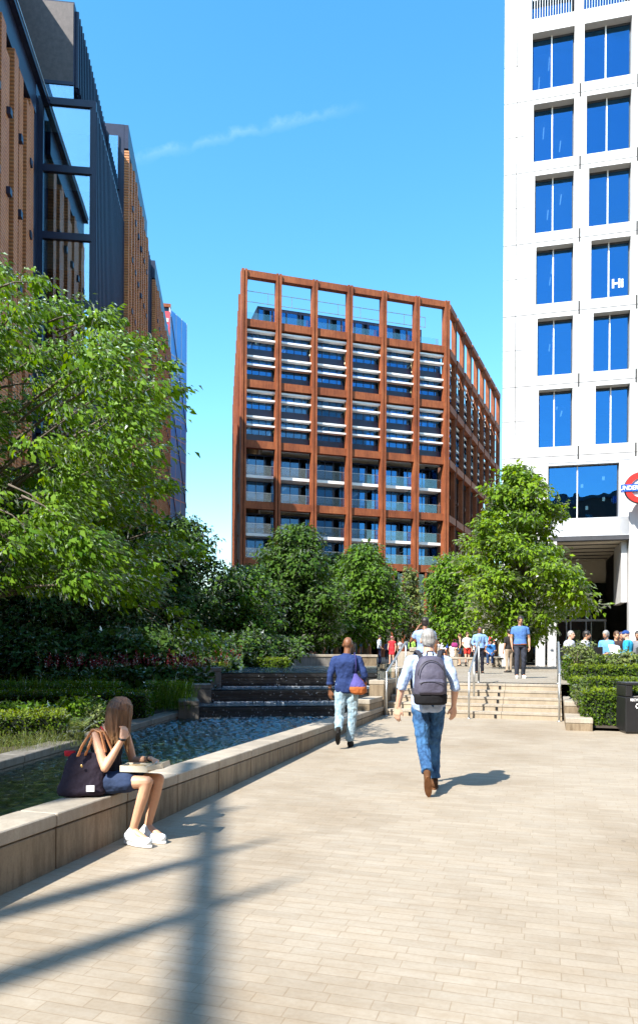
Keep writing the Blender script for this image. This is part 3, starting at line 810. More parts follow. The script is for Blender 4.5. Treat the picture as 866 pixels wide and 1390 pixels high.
# --- rust framed block in the middle
Y0r, Y1r = 85.0, 92.7
O = (-0.107*Y0r, Y0r); W = math.hypot(0.1723*Y1r+.107*Y0r, Y1r-Y0r)
Mr = frame(O[0], O[1], 3.24, 1)
rb = thing('rust_office_block', 'large office block behind rust coloured steel frame with white louvres', 'office block', tuple(Mr @ V((W/2, 0, TOPZ))))
NB = 6; cx = [W*i/NB for i in range(NB+1)]
LV = [11.9, 18.4, 25.4, 32.35, 39.3]
ZT = 45.3
cw = .31
def rust_column(M, a, z0=TOPZ, z1=ZT, w=cw, d0=-.25):
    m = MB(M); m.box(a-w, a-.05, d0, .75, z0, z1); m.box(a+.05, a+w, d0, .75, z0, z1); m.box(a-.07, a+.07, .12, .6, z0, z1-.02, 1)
    return m.build('column', [M_corten, M_cortendark], rb)
for a in cx: rust_column(Mr, min(max(a, cw), W-cw))
for z in LV:
    for i in range(NB):
        a0 = (cx[i] if i else cw)+cw+.002; a1 = (cx[i+1] if i < NB-1 else W-cw)-cw-.002
        m = MB(Mr); m.box(a0, a1, .0, .7, z-.43, z+.43)
        m.build('beam', M_corten, rb)
for i in range(NB):
    a0 = (cx[i] if i else cw)+cw+.002; a1 = (cx[i+1] if i < NB-1 else W-cw)-cw-.002
    MB(Mr).box(a0, a1, -.05, .7, ZT-.75, ZT-.005).build('top_beam', M_corten, rb)
# bodies
bl = MB(Mr)
for z in (LV[0], LV[1], LV[2], LV[2]+3.5, LV[3], LV[3]+3.5, LV[4], LV[0]+3.3, LV[1]+3.5): bl.box(3.0, W-.2, 2.0 if z >= LV[2] else 2.7, 10, z-.18, z+.18)
bl.box(3.0, W-.2, 10, 10.2, 6, LV[4]); bl.box(2.7, 2.95, 2.7, 10, 6, LV[4]); 
bl.build('floor_slab', M_ceil, rb)
def strips(M, a0, a1, z, b0, n, parent):
    q = MB(M)
    for k in range(n):
        aa = random.uniform(a0+.2, a1-1.4); bb = random.uniform(b0+.5, b0+5); q.box(aa, aa+.14, bb, bb+1.6, z-.30, z-.24)
    q.build('light_strip', M_strip, parent)
def upper_window(M, a0, a1, zb, zt, small=False, lights=True):
    h = zt-zb
    fr = MB(M); fr.box(a0, a1, .98, 1.3, zb, zb+h*.30)           # solid navy apron
    for k in range(1, 4): x = a0+(a1-a0)*k/4; fr.box(x-.035, x+.035, 1.0, 1.1, zb+h*.30, zt)
    fr.box(a0, a1, 1.0, 1.1, zt-.12, zt); fr.box(a0, a1, 1.0, 1.1, zb+h*.64, zb+h*.67)
    o = fr.build('window', M_navy, rb)
    MB(M).box(a0, a1, 1.06, 1.075, zb+h*.30, zt-.12).build('pane', M_glassR, o)
    s = MB(M); bA_ = .72 if small else .25; s.box(a0, a1, bA_, .95, zt-.34, zt-.14); s.box(a0, a1, bA_, .95, zb+h*.56, zb+h*.56+.2)
    s.build('sunshade', M_louvre, o)
    if lights: strips(M, a0, a1, zt, 1.2, random.randint(1, 3), o)
for i in range(NB):
    a0 = (cx[i] if i else cw)+cw; a1 = (cx[i+1] if i < NB-1 else W-cw)-cw
    for L in (2, 3):
        z0 = LV[L]+.5; z2 = LV[L+1]-.5; zm = (z0+z2)/2
        upper_window(Mr, a0, a1, z0, zm); upper_window(Mr, a0, a1, zm, z2)
    for L in (0, 1):
        z0 = LV[L]+.5; z2 = LV[L+1]-.5; zm = (z0+z2)/2
        for (zb, zt, sl) in ((z0, zm-.15, False), (zm+.15, z2, True)):
            fr = MB(Mr)
            for k in range(0, 5): x = a0-.3+(a1-a0+.6)*k/4; fr.box(x-.04, x+.04, 2.55, 2.68, zb, zt)
            fr.box(a0-.3, a1+.3, 2.55, 2.68, zt-.15, zt)
            o = fr.build('window', M_navy, rb)
            MB(Mr).box(a0-.3, a1+.3, 2.6, 2.615, zb, zt-.15).build('pane', M_glassR, o)
            strips(Mr, a0, a1, zt, 2.9, random.randint(1, 2), o)
            q = MB(Mr)
            for k in range(random.randint(3, 6)):
                x = random.uniform(a0, a1-.5); q.box(x, x+random.uniform(.3,1.1), 3.6, 4.2, zb, zb+random.uniform(.7,1.5))
            q.build('furniture', simple('office furniture', (.25,.24,.22), .7, .5) if 'office furniture' not in bpy.data.materials else bpy.data.materials['office furniture'], o)
            bal = MB(Mr).box(a0-.02, a1+.02, .75, 2.54, zb-.36 if sl else zb-.10, zb-.02).build('balcony', M_louvre if sl else M_ceil, rb)
            MB(Mr).box(a0, a1, .80, .815, zb+.02, zb+1.08).build('balustrade', M_glassC, bal)
            MB(Mr).box(a0, a1, .785, .83, zb+1.085, zb+1.13).build('handrail', M_steel, bal)
# roof terrace and penthouse
MB(Mr).box(.9, W-.2, .75, 2.5, LV[4]+.30, LV[4]+.42).build('terrace_deck', M_ceil, rb)
pw = 3.2
ph = MB(Mr).box(2.6, W-2.2, pw+.15, pw+9, LV[4]+.45, LV[4]+3.6).build('penthouse', M_navy, rb)
for k in range(12):
    a0 = 2.7+(W-5.2)*k/12; a1 = a0+(W-5.2)/12-.18
    w = MB(Mr).box(a0, a1, pw+.05, pw+.148, LV[4]+.6, LV[4]+.7).box(a0, a0+.06, pw+.05, pw+.148, LV[4]+.7, LV[4]+3.2).box(a0, a1, pw+.05, pw+.148, LV[4]+3.2, LV[4]+3.35).build('penthouse_window', M_navy, rb)
    MB(Mr).box(a0, a1, pw+.08, pw+.10, LV[4]+.7, LV[4]+3.2).build('pane', M_glassT, w)
MB(Mr).box(.9, W-.9, 1.15, 1.17, LV[4]+.5, LV[4]+1.7).build('terrace_balustrade', M_glassC, rb)
m = MB(Mr)
for z in (3.65, 4.9): m.box(.8, W-2.0, pw-.5, pw-.44, LV[4]+z, LV[4]+z+.06)
for k in range(9): x = .8+(W-2.8)*k/8; m.box(x, x+.05, pw-.5, pw-.45, LV[4]+3.6, LV[4]+4.95)
m.build('roof_rail', M_steel, rb)
# right hand side, seen at a slant
Lr = 36.5; Mr2 = frame(0.1723*Y1r, Y1r, .436, 1); NB2 = 8
cx2 = [Lr*i/NB2 for i in range(NB2+1)]
for a in cx2[1:]: rust_column(Mr2, a, d0=.22)
for i in range(NB2):
    a0 = cx2[i]+cw+.004+(.45 if i == 0 else 0); a1 = cx2[i+1]-cw-.004
    for z in LV: MB(Mr2).box(a0, a1, .02, .7, z-.43, z+.43).build('beam', M_corten, rb)
    MB(Mr2).box(a0, a1, .0, .7, ZT-.75, ZT-.01).build('top_beam', M_corten, rb)
    for L in (2, 3):
        z0 = LV[L]+.5; z2 = LV[L+1]-.5; zm = (z0+z2)/2
        upper_window(Mr2, a0, a1, z0, zm, True, False); upper_window(Mr2, a0, a1, zm, z2, True, False)
    m = MB(Mr2)
    for L in (0, 1): m.box(a0, a1, 1.5, 1.55, LV[L]+.5, LV[L+1]-.5)
    w = m.build('side_glazing', M_glassR, rb)
    m = MB(Mr2)
    for L in (0, 1):
        for k in range(4): x = a0+(a1-a0)*k/3; m.box(x-.06, x+.06, 1.2, 1.5, LV[L]+.5, LV[L+1]-.5)
        zm = (LV[L]+LV[L+1])/2; m.box(a0, a1, 1.0, 1.45, zm-.2, zm+.2)
    m.build('side_mullion', M_cortendark, rb)
bk = MB(Mr2).box(1.0, Lr, 3.0, 3.3, TOPZ, LV[4]).build('side_core', M_dark, rb)
# left sliver
Mr3 = frame(O[0], O[1], -6.3, 47); 
m = MB(Mr3); m.box(1.0, 46.5, -.7, -.1, TOPZ, LV[4]+.5); m.box(.9, 46.5, -.75, -.05, ZT-.75, ZT-.02)
for k in range(1, 11): m.box(k*4.5, k*4.5+.8, -.75, .25, TOPZ, ZT-.76)
m.build('flank_wall', M_corten, rb)
# ground storeys: tall rust screen, glass behind
gsn = MB(Mr)
for k in range(19): x = W*k/18; gsn.box(x-.12, x+.12, .05, .4, TOPZ, LV[0]-.5)
for z in (4.6, 8.4): gsn.box(.3, W-.3, .41, .7, z-.2, z+.2)
gsn.build('ground_screen', M_corten, rb)
MB(Mr).box(.3, W-.3, 1.4, 1.45, TOPZ, LV[0]-.5).build('ground_glazing', M_glassD, rb)
MB(Mr).box(.3, W-.3, 3.4, 3.5, TOPZ, LV[0]).build('ground_core', M_dark, rb)

# --- dark and terracotta building on the left
d_l = (-.12, 1)
XB, YBf = -13.35, 43.9
def planeX(Y, off=0): return XB - .12*(Y-YBf) + off
Ml = frame(XB, YBf, d_l[0], d_l[1])       # a runs away along the facade, b runs to the LEFT (into the building)
lb = thing('terracotta_office_building', 'dark metal office building with terracotta ribs and projecting glass bay', 'office building', tuple(Ml @ V((10, 3, .4))))
ZC, ZR = 33.9, 40.5
# projecting bay: a 0..11.6, b 0..3.3
bay = MB(Ml); bay.box(.35, 11.6, .35, 9, 0, ZC-.02); bay.build('bay_core', M_dark, lb)
fins = MB(Ml); fins.box(.06, 11.6, .2, .348, 0, ZC)
for k in range(24): a = .15+k*.49; fins.box(a, a+.13, -.05, .2, 0, ZC-.4)
for z in range(9): fins.box(.1, 11.6, .02, .2, ZC-3.9*z-.3, ZC-3.9*z)
fins.build('bay_side_fins', M_navyfin, lb)
# bay end: three big windows stacked, facing the plaza
for k in range(5):
    z1 = ZC-.25-3.95*k; z0 = z1-3.55
    fr = MB(Ml); fr.box(.0, .33, 0, 3.3, z1, z1+.40); fr.box(.0, .33, 3.0, 3.3, z0, z1); fr.box(0, .33, 0, .22, z0, z1)
    o = fr.build('bay_window', M_navy, lb)
    MB(Ml).box(.12, .15, .22, 3.0, z0, z1).build('pane', M_glassL, o)
    MB(Ml).box(.36, 3.4, .5, 3.0, z0+.05, z0+.1).box(.345, .352, .3, 2.95, z0+.0, z0+(.9 if k % 2 else .5)).build('room_floor', M_ceil, o)
    MB(Ml).box(.9, 1.05, 1.0, 2.4, z1-.35, z1-.3).build('light_strip', M_strip, o)
    MB(Ml).box(.22, .235, .24, 2.98, z1-(1.5,.9,1.7,1.2,1.4)[k], z1-.02).build('blind_glare_panel', M_blind_glare, o)  # plain roller blind behind the bay pane
# set back storey over the bay
s2 = MB(Ml); s2.box(.5, 11.6, 1.4, 9, ZC+.002, ZC+.3); s2.box(.9, 11.6, 1.45, 9, ZC+1.7, ZR)
for k in range(20): a = 1.2+k*.52; s2.box(a, a+.12, 1.25, 1.449, ZC+1.7, ZR-.3)
s2.build('attic_wall', M_navy, lb)
o = MB(Ml).box(.75, .88, 1.45, 4.6, ZC+.3, ZC+.42).box(.75, .88, 1.45, 4.6, ZC+1.5, ZC+1.698).build('attic_window', M_navy, lb)
MB(Ml).box(.8, .83, 1.45, 4.6, ZC+.42, ZC+1.5).build('pane', M_glassL, o)
MB(Ml).box(.86, .895, 1.5, 4.9, ZC+1.72, ZR-.1).build('attic_screen', simple('bronze mesh', (.085,.068,.062), .5, .25), lb)
# terracotta wings
def ribs(a0, a1, b, z0, z1, step, name='terracotta_ribs', wdt=.55, band=1.9):
    m = MB(Ml); k = 0; a = a0
    while a+wdt < a1+.02:
        zz = z1-band-(.8 if k % 3 == 1 else 0)
        m.box(a, a+wdt, b-.35-.12*(k % 2), b, z0, zz); a += step*(.85+.3*((k*7) % 3)/2); k += 1
    m.build(name, M_terra, lb)
    w = MB(Ml); w.box(a0, a1, b+.002, b+.3, z0, z1); w.box(a0, a1, b-.3, b, z1-band+.15, z1)
    for q in range(1, int((z1-z0)/3.9)):
        aa = a0+.9
        while aa < a1-1: w.box(aa, aa+.35, b-.55, b-.01, z1-band-3.9*q, z1-band-3.9*q+.35); aa += 1.9
    w.build('dark_backing', M_navy, lb)
ribs(11.62, 24.2, 0, 0, ZR+.3, .78)
MB(Ml).box(11.6, 11.62, .02, 4.0, ZC, ZR+.3).box(11.62, 24.2, .31, 9, 0, ZR+.28).build('wing_body', M_navy, lb)
o = MB(Ml).box(11.5, 11.595, .35, .45, ZC+2, ZR-.6).box(11.5, 11.595, 1.1, 1.2, ZC+2, ZR-.6).build('wing_end_window', M_navy, lb)
MB(Ml).box(11.54, 11.56, .45, 1.1, ZC+2, ZR-.6).build('pane', M_glassL, o)
g2 = MB(Ml); g2.box(24.21, 31.0, .25, 9, 0, ZR+.2)
for k in range(9): g2.box(24.4+k*.72, 24.55+k*.72, -.02, .249, 0, ZR)
g2.build('recess_fins', M_navyfin, lb)
ribs(31.0, 50.5, -.05, 0, ZR+.3, .8)
MB(Ml).box(31.0, 50.5, .26, 9, 0, ZR+.28).build('far_wing_body', M_navy, lb)
# near wing: set back by the depth of the bay, runs towards the camera
bA = 3.3
ribs(-12, -1.6, bA, 0, ZC, 1.15, wdt=.75, band=2.2)
ribs(-26, -12.1, bA, 0, 23, 1.3, wdt=.75, band=2.2)  # unseen stretch kept low so sun reaches the trees
nb = MB(Ml); nb.box(-12, 0.34, bA+.31, 12, 0, ZC-.02); nb.box(-26, -12.01, bA+.31, 12, 0, 22.9); nb.box(-1.55, .0, bA+.0, bA+.3, 0, ZC); nb.box(-12, .34, bA-.62, bA-.302, ZC-.35, ZC+.1)
nb.build('near_wing_body', M_navy, lb)
MB(Ml).box(-12, .3, bA-.66, bA-.622, ZC-.05, ZC+.06).build('eaves_trim', M_steel, lb)
MB(Ml).box(-12, .86, bA+2.2, 12, ZC, ZR+3).build('near_attic', M_navy, lb)  # height shaped to cast the diagonal shade on the attic screen

MB(Ml).box(-39, -26.01, bA-.3, 12, 0, 14.5).build('garden_shade_block', M_navy, lb)  # added unseen mass, only there to shade the garden
# --- pale blue glass tower far behind
Mg = frame((213-CX)/F*112, 112, 3.24, .6)
gt = thing('glass_tower', 'distant pale blue glass tower with bracing and coloured banner on top', 'office tower', tuple(Mg @ V((1.5, 3, TOPZ))))
H = EYE+(HZ-417)/F*112
MB(Mg).box(.0, 1.66, .1, 16, TOPZ, H-.02).build('core', M_navy, gt)
o = MB(Mg).box(0, .12, -.1, .098, TOPZ, H).box(1.5, 1.66, -.1, .098, TOPZ, H).build('front_frame', M_greymetal, gt)
m = MB(Mg)
for k in range(14): m.box(.125, 1.495, 0.0, .09, 3+k*3.1, 3+k*3.1+2.6)
m.build('front_glazing', M_glassR, gt)
MB(Mg).box(-.1, 1.75, -.15, 1.0, H, H+.5).build('roof_cap', M_corten, gt)
bn = MB(Mg); bn.box(.06, 1.6, -.2, -.11, H-8.2, H-.7)
ban = bn.build('banner', simple('banner red', (.55,.05,.07), .6), gt)
q = MB(Mg); q2 = MB(Mg)
for k in range(26):
    x = random.uniform(.1, 1.3); z = random.uniform(H-8, H-1.2); (q if k % 2 else q2).box(x, x+random.uniform(.15,.4), -.212, -.202, z, z+random.uniform(.2,.7))
q.build('banner_lettering', simple('banner pale', (.7,.65,.7), .6), ban); q2.build('banner_lettering', simple('banner blue', (.07,.16,.5), .6), ban)
Mg2 = frame((213-CX)/F*112+1.66, 112.2, .04, 1)
Mg2 = Mg @ Matrix.Translation((1.66, 0, 0)) @ Matrix.Rotation(math.radians(62), 4, 'Z')
m = MB(Mg2); m.box(0, 5.2, -.05, .0, TOPZ, H-.3); m.build('side_glazing', simple('glazing with painted sky', (.13,.42,.92), .7, .06, .4, spec=.05), gt)  # sky reflection put into the side as a flat blue colour
m = MB(Mg2)
for k in range(4): m.box(k*1.7, k*1.7+.06, -.12, -.05, TOPZ, H-.3)
for k in range(15): m.box(0, 5.2, -.09, -.052, 3+k*3.1, 3.12+k*3.1)
m.build('side_mullion', M_greymetal, gt)
m = MB(Mg2)
for k in range(4): z = 4+k*12; m.tube([(0, -.2, z+12), (2.6, -.2, z+4), (5.2, -.2, z-4)], .07, 6)
m.build('brace', M_navy, gt)

# --- unseen buildings added round the viewpoint to cut sky fill, like the real ones
def plain_block(name, label, x0, x1, y0, y1, h, mat):
    t = thing(name, label, 'building', ((x0+x1)/2, (y0+y1)/2, -1))
    MB().box(x0, x1, y0, y1, -1.5, h).build('wall', mat, t)
    MB().box(x0-.3, x1+.3, y0-.3, y1+.3, h, h+.6).build('parapet', M_greystone, t)
    for zz in range(3, int(h)-3, 4):
        m = MB()
        xx = x0+1.5
        while xx < x1-2: m.box(xx, xx+1.8, y1+.002, y1+.06, zz, zz+2.4); xx += 3.4
        yy = y0+1.5
        while yy < y1-2: m.box(x0-.06, x0-.002, yy, yy+1.8, zz, zz+2.4); yy += 3.4
        m.build('window_row', M_glassD, t)
M_brick = simple('red brick', (.26,.12,.07), .85, .2, 3)
plain_block('unseen_brick_building', 'long red brick station building added unseen behind the viewpoint to cut sky fill', -30, 60, -52, -34, 24, M_brick)
plain_block('unseen_brick_building', 'tall unseen brick building added right of the viewpoint to cut sky fill', 27, 45, -30, 24, 30, M_brick)

# ================================================================== PLANTING
def xy(px, Y): q = PG(px, Y, 0); return (q.x, q.y)
# clipped hedges in the garden left of the pool
hg = 'clipped hedges in rows left of the pool'
hedge('hedge', 'sunlit clipped box hedge nearest the pool kerb, behind the seated woman', xy(-170, 9.0), xy(90, 9.75), .85, .34, .755, group=hg, dens=2300, leaf=.042)
hedge('hedge', 'dark clipped hedge behind the leafy shrubs left of the pool', xy(-150, 12.6), xy(200, 13.1), .9, .38, .84, M_lf_b, group=hg, dens=1500, leaf=.05)
hedge('hedge', 'long dark hedge behind the row of tall grasses in the garden', xy(-150, 14.9), xy(158, 15.2), .9, .5, .90, M_lf_b, group=hg, dens=1300, leaf=.055)
hedge('hedge', 'short hedge ending at the lowest cascade block', xy(206, 14.9), xy(258, 15.2), .9, .5, .92, M_lf_b, group=hg, dens=1500, leaf=.055)
hedge('hedge', 'thin bright hedge strip behind the red flower spikes', xy(256, 18.2), xy(312, 18.4), .7, .8, 1.26, group=hg, dens=1200, leaf=.06)
hedge('hedge', 'narrow sunlit hedge strip farther back beside the top pool', xy(300, 22.5), xy(392, 22.6), .8, .9, 1.34, group=hg, dens=900, leaf=.08)
# right hand terraces
rg = 'clipped hedges on terraces right of the stairs'
hedge('hedge', 'lowest clipped hedge right of the stairs, beside the black bin', xy(793, 13.75), xy(900, 13.4), .75, .27, .905, group=rg, dens=2000, leaf=.05)
hedge('hedge', 'second clipped hedge up from the black bin, reaching the handrail side', xy(783, 15.1), xy(930, 14.7), .85, .35, 1.075, group=rg, dens=1800, leaf=.05)
hedge('hedge', 'third clipped hedge up, behind the two lower ones', xy(779, 17.0), xy(940, 16.5), .9, .5, 1.30, group=rg, dens=1500, leaf=.055)
hedge('hedge', 'top clipped hedge in front of the seated group at the white tower', xy(771, 18.9), xy(950, 18.4), .8, .6, 1.50, group=rg, dens=1300, leaf=.06)
# loose planting
sgp = 'leafy shrubs behind the sunlit hedge'
for px, Y, r, zc, lb_ in ((10, 10.9, .42, .62, 'leafy shrub at the left, right behind the sunlit hedge'), (62, 11.1, .45, .62, 'broad leafy shrub in the middle behind the sunlit hedge'),
                          (112, 11.3, .40, .64, 'leafy shrub behind the fern near the seated woman'), (-40, 10.8, .5, .6, 'leafy shrub at the edge of the garden behind the hedge')):
    shrub('shrub', lb_, PG(px, Y, zc), (r*1.5, r, .30), .085, 420, M_lf_a, 7, sgp)
shrub('shrub', 'pale variegated shrub beside the pool kerb and the seated woman', PG(130, 11.0, .58), (.25, .22, .26), .06, 700, M_lf_p, 5)
# fern
ft = thing('fern', 'pale green fern arching over the kerb beside the hedge', 'fern', tuple(PG(100, 9.95, .38)))
fp, fd, fn_, fl, fv = [], [], [], [], []
for i in range(15):
    az = random.uniform(0, 6.28); e0 = random.uniform(.25, .7); b = np.array(PG(102, 9.95, .38)); Lf = random.uniform(.4, .62); fv0 = random.random()*.4
    for k in range(16):
        e = e0+1.15*(k/15)**1.5; d = np.array((math.cos(az)*math.sin(e), math.sin(az)*math.sin(e), math.cos(e))); s = np.array((-math.sin(az), math.cos(az), 0)); 
        for sg_ in (-1, 1):
            fp.append(b.copy()); fd.append(s*sg_+d*.55); fn_.append(np.cross(d, s)); fl.append(.13*(1-(k/16)**1.5)+.02); fv.append(fv0+random.random()*.5)
        b = b+d*Lf/16
leaf_object('frond', np.array(fp), np.array(fd), np.array(fn_), np.array(fl), .26, np.array(fv), M_lf_p, ft, curl=.08)
# low grass and edging plants by the kerb
for px, Y, lb_ in ((20, 9.0, 'tuft of bright grass at the foot of the sunlit hedge, left'), (55, 9.35, 'tuft of bright grass at the foot of the sunlit hedge, middle'), (88, 9.7, 'tuft of bright grass between hedge end and fern')):
    blades('grass_tuft', lb_, tuple(PG(px, Y-.12, .37)), .28, 170, .26, M_lf_g, .05, .9, 'grass tufts along the pool kerb', 'grass')
for k, (px, Y) in enumerate(((8, 14.2), (40, 14.25), (72, 14.3), (104, 14.35), (136, 14.4), (222, 14.3), (246, 14.5))):
    blades('ornamental_grass', 'tall grey green ornamental grass in the shaded row in front of the dark hedge', tuple(PG(px, Y, .45)), .32, 210, .62, M_lf_b, .035, .35, 'tall grasses in the shaded garden row', 'grass')
# red flower spikes
for k, (px, Y, z) in enumerate(((120, 16.6, .75), (160, 16.9, .78), (205, 17.0, .8), (245, 17.2, .8), (280, 17.4, .82), (80, 16.8, .75), (262, 16.6, .74), (300, 19.5, .95))):
    t = shrub('flowering_plant', 'leafy border plant with thin red flower spikes in the shaded garden', PG(px, Y, z+.25), (.5, .4, .32), .15, 150, M_lf_d, 6, 'red spiked border plants', 'plant')
    ps, ds, ns, ls, ts = [], [], [], [], []
    for i in range(26):
        b = np.array(PG(px, Y, z+.35))+np.array((random.uniform(-.45,.45), random.uniform(-.35,.35), 0)); h = random.uniform(.25,.5); az = random.uniform(0,6.28); ti = random.uniform(0,.3)
        d = np.array((math.cos(az)*math.sin(ti), math.sin(az)*math.sin(ti), math.cos(ti)))
        for q in range(14):
            ps.append(b+d*h*(.4+.6*q/14)); ds.append(rdir(1)[0]+d*.6); ns.append(rdir(1)[0]); ls.append(.035); ts.append(random.random())
    tag(leaf_object('flower_spike', np.array(ps), np.array(ds), np.array(ns), np.array(ls), .6, np.array(ts), M_lf_r, t), kind='stuff')
# shaded ground cover of the garden: one mass
ps = []
for i in range(15000):
    Y = random.uniform(10.3, 27); px = random.uniform(-220, 330)
    q = PG(px, Y, 0)
    if q.x > gx(q.y)-.25: continue
    ps.append((q.x, q.y, float(np.interp(q.y, [r[0] for r in rows], [r[1] for r in rows]))+random.uniform(0, .22)+(.35*max(0, math.sin(q.x*1.7)*math.sin(q.y*1.3)) if q.y > 15.5 else 0)))
ps = np.array(ps); n = len(ps)
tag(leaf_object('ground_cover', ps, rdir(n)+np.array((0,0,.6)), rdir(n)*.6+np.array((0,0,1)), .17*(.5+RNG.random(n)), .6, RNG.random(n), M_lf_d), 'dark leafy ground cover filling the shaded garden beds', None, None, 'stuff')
for k in range(7):   # shrubs at the back of the garden
    px, Y, rz = ((30, 19.5, .9), (95, 20.5, 1.0), (165, 19.8, .9), (230, 20.5, 1.0), (285, 22.5, .9), (330, 26, 1.0), (375, 29, .9))[k]
    shrub('shrub', ['deep shade shrub at the far left back of the garden', 'rounded shade shrub behind the red spikes, left', 'broad dark shrub behind the middle of the flower border', 'tall dark shrub behind the flower border near the cascade',
          'dark shrub behind the top cascade block', 'reddish shaded shrub behind the narrow hedge strip', 'dark shrub left of the garden wall behind the top pool'][k],
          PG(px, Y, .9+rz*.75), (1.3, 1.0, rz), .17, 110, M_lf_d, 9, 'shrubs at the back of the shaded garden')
# rose shrub and small plants at the right
shrub('shrub', 'loose pale flowering shrub by the handrail in front of the seated group', PG(783, 17.6, 1.62), (.42, .3, .45), .075, 330, M_lf_p, 8)
fl = []
for k in range(16): fl.append((PG(783+random.uniform(-20, 18), 17.4, random.uniform(1.6, 2.15)), .035))
shrub('shrub', 'straggly green and pale plant beside the stepped stone blocks', PG(786, 14.5, .75), (.16, .2, .42), .07, 500, M_lf_p, 5)
shrub('shrub', 'wispy brownish green shrub among the upper hedges, right', PG(845, 17.9, 1.45), (.42, .3, .38), .10, 220, M_lf_p, 7)

# ---------------------------------------------------------------- trees
def prof(Y, base_px, pts):
    """pts: (photo row, half width in photo px) -> (z, r)"""
    return [(EYE+(HZ-y)/F*Y, hw/F*Y) for y, hw in pts]
Y = 32.0
tree('maple_tree', 'sunlit broad maple tree in front of the white tower', PG(706, Y, TOPZ), prof(Y, 0, [(866, 14),(852, 62),(830, 84),(800, 88),(775, 80),(740, 62),(700, 54),(668, 38),(645, 20),(634, 7)]),
       .21, 52, M_lf_m, 150, .80, .17, 11, None, .45, gap=.2, lean=(-.3, 0), squash=.48)
Y = 40
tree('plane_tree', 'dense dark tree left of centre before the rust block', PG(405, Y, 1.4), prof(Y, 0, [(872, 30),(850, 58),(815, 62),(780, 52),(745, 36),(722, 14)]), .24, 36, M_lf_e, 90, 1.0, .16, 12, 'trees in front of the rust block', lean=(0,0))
Y = 46
tree('plane_tree', 'bright topped tree between dark tree and slim young tree', PG(497, Y, 1.3), prof(Y, 0, [(862, 26),(845, 44),(815, 50),(785, 42),(762, 28),(748, 10)]), .25, 34, M_lf_b, 80, 1.0, .16, 13, 'trees in front of the rust block')
Y = 44
tree('plane_tree', 'dark tree filling the gap behind the bald man', PG(455, Y+6, 1.3), prof(Y+6, 0, [(866, 30),(840, 44),(805, 40),(775, 28),(758, 8)]), .25, 34, M_lf_e, 60, 1.1, .16, 14, 'trees in front of the rust block')
Y = 50
tree('young_tree', 'slim young tree with thin open crown before the rust block', PG(556, Y, TOPZ), prof(Y, 0, [(858, 18),(840, 22),(815, 16),(790, 8),(770, 3)]), .30, 16, M_lf_p, 46, .55, .07, 15)
Y = 46
tree('plane_tree', 'low green tree left behind the sunlit maple', PG(612, Y, TOPZ), prof(Y, 0, [(864, 16),(850, 36),(825, 38),(795, 28),(765, 12)]), .25, 34, M_lf_a, 55, 1.0, .13, 16, 'trees in front of the rust block')
Y = 30
tree('locust_tree', 'feathery mid green tree between garden and rust block', PG(328, Y, 1.0), prof(Y, 0, [(870, 24),(850, 50),(825, 52),(800, 44),(778, 20)]), .17, 42, M_lf_b, 70, .75, .12, 17, 'trees behind the shaded garden')
Y = 27
tree('locust_tree', 'dark layered tree with spreading tips against the sky', PG(238, Y, 1.0), prof(Y, 0, [(880, 40),(850, 66),(810, 70),(775, 64),(742, 60),(722, 42),(706, 16)]), .17, 40, M_lf_d, 110, .8, .14, 18, 'trees behind the shaded garden', squash=.5)
Y = 21
tree('shade_tree', 'dark tree at the far left behind the shaded garden', PG(20, Y, .9), prof(Y, 0, [(880, 60),(840, 90),(790, 95),(740, 90),(690, 60),(660, 20)]), .16, 42, M_lf_d, 90, .8, .15, 19, 'trees behind the shaded garden')
Y = 22.5
tree('shade_tree', 'dark tree behind the garden, under the big leaning crown', PG(140, Y, .9), prof(Y, 0, [(880, 60),(840, 85),(790, 90),(740, 80),(690, 60),(650, 20)]), .16, 42, M_lf_d, 90, .8, .15, 20, 'trees behind the shaded garden')

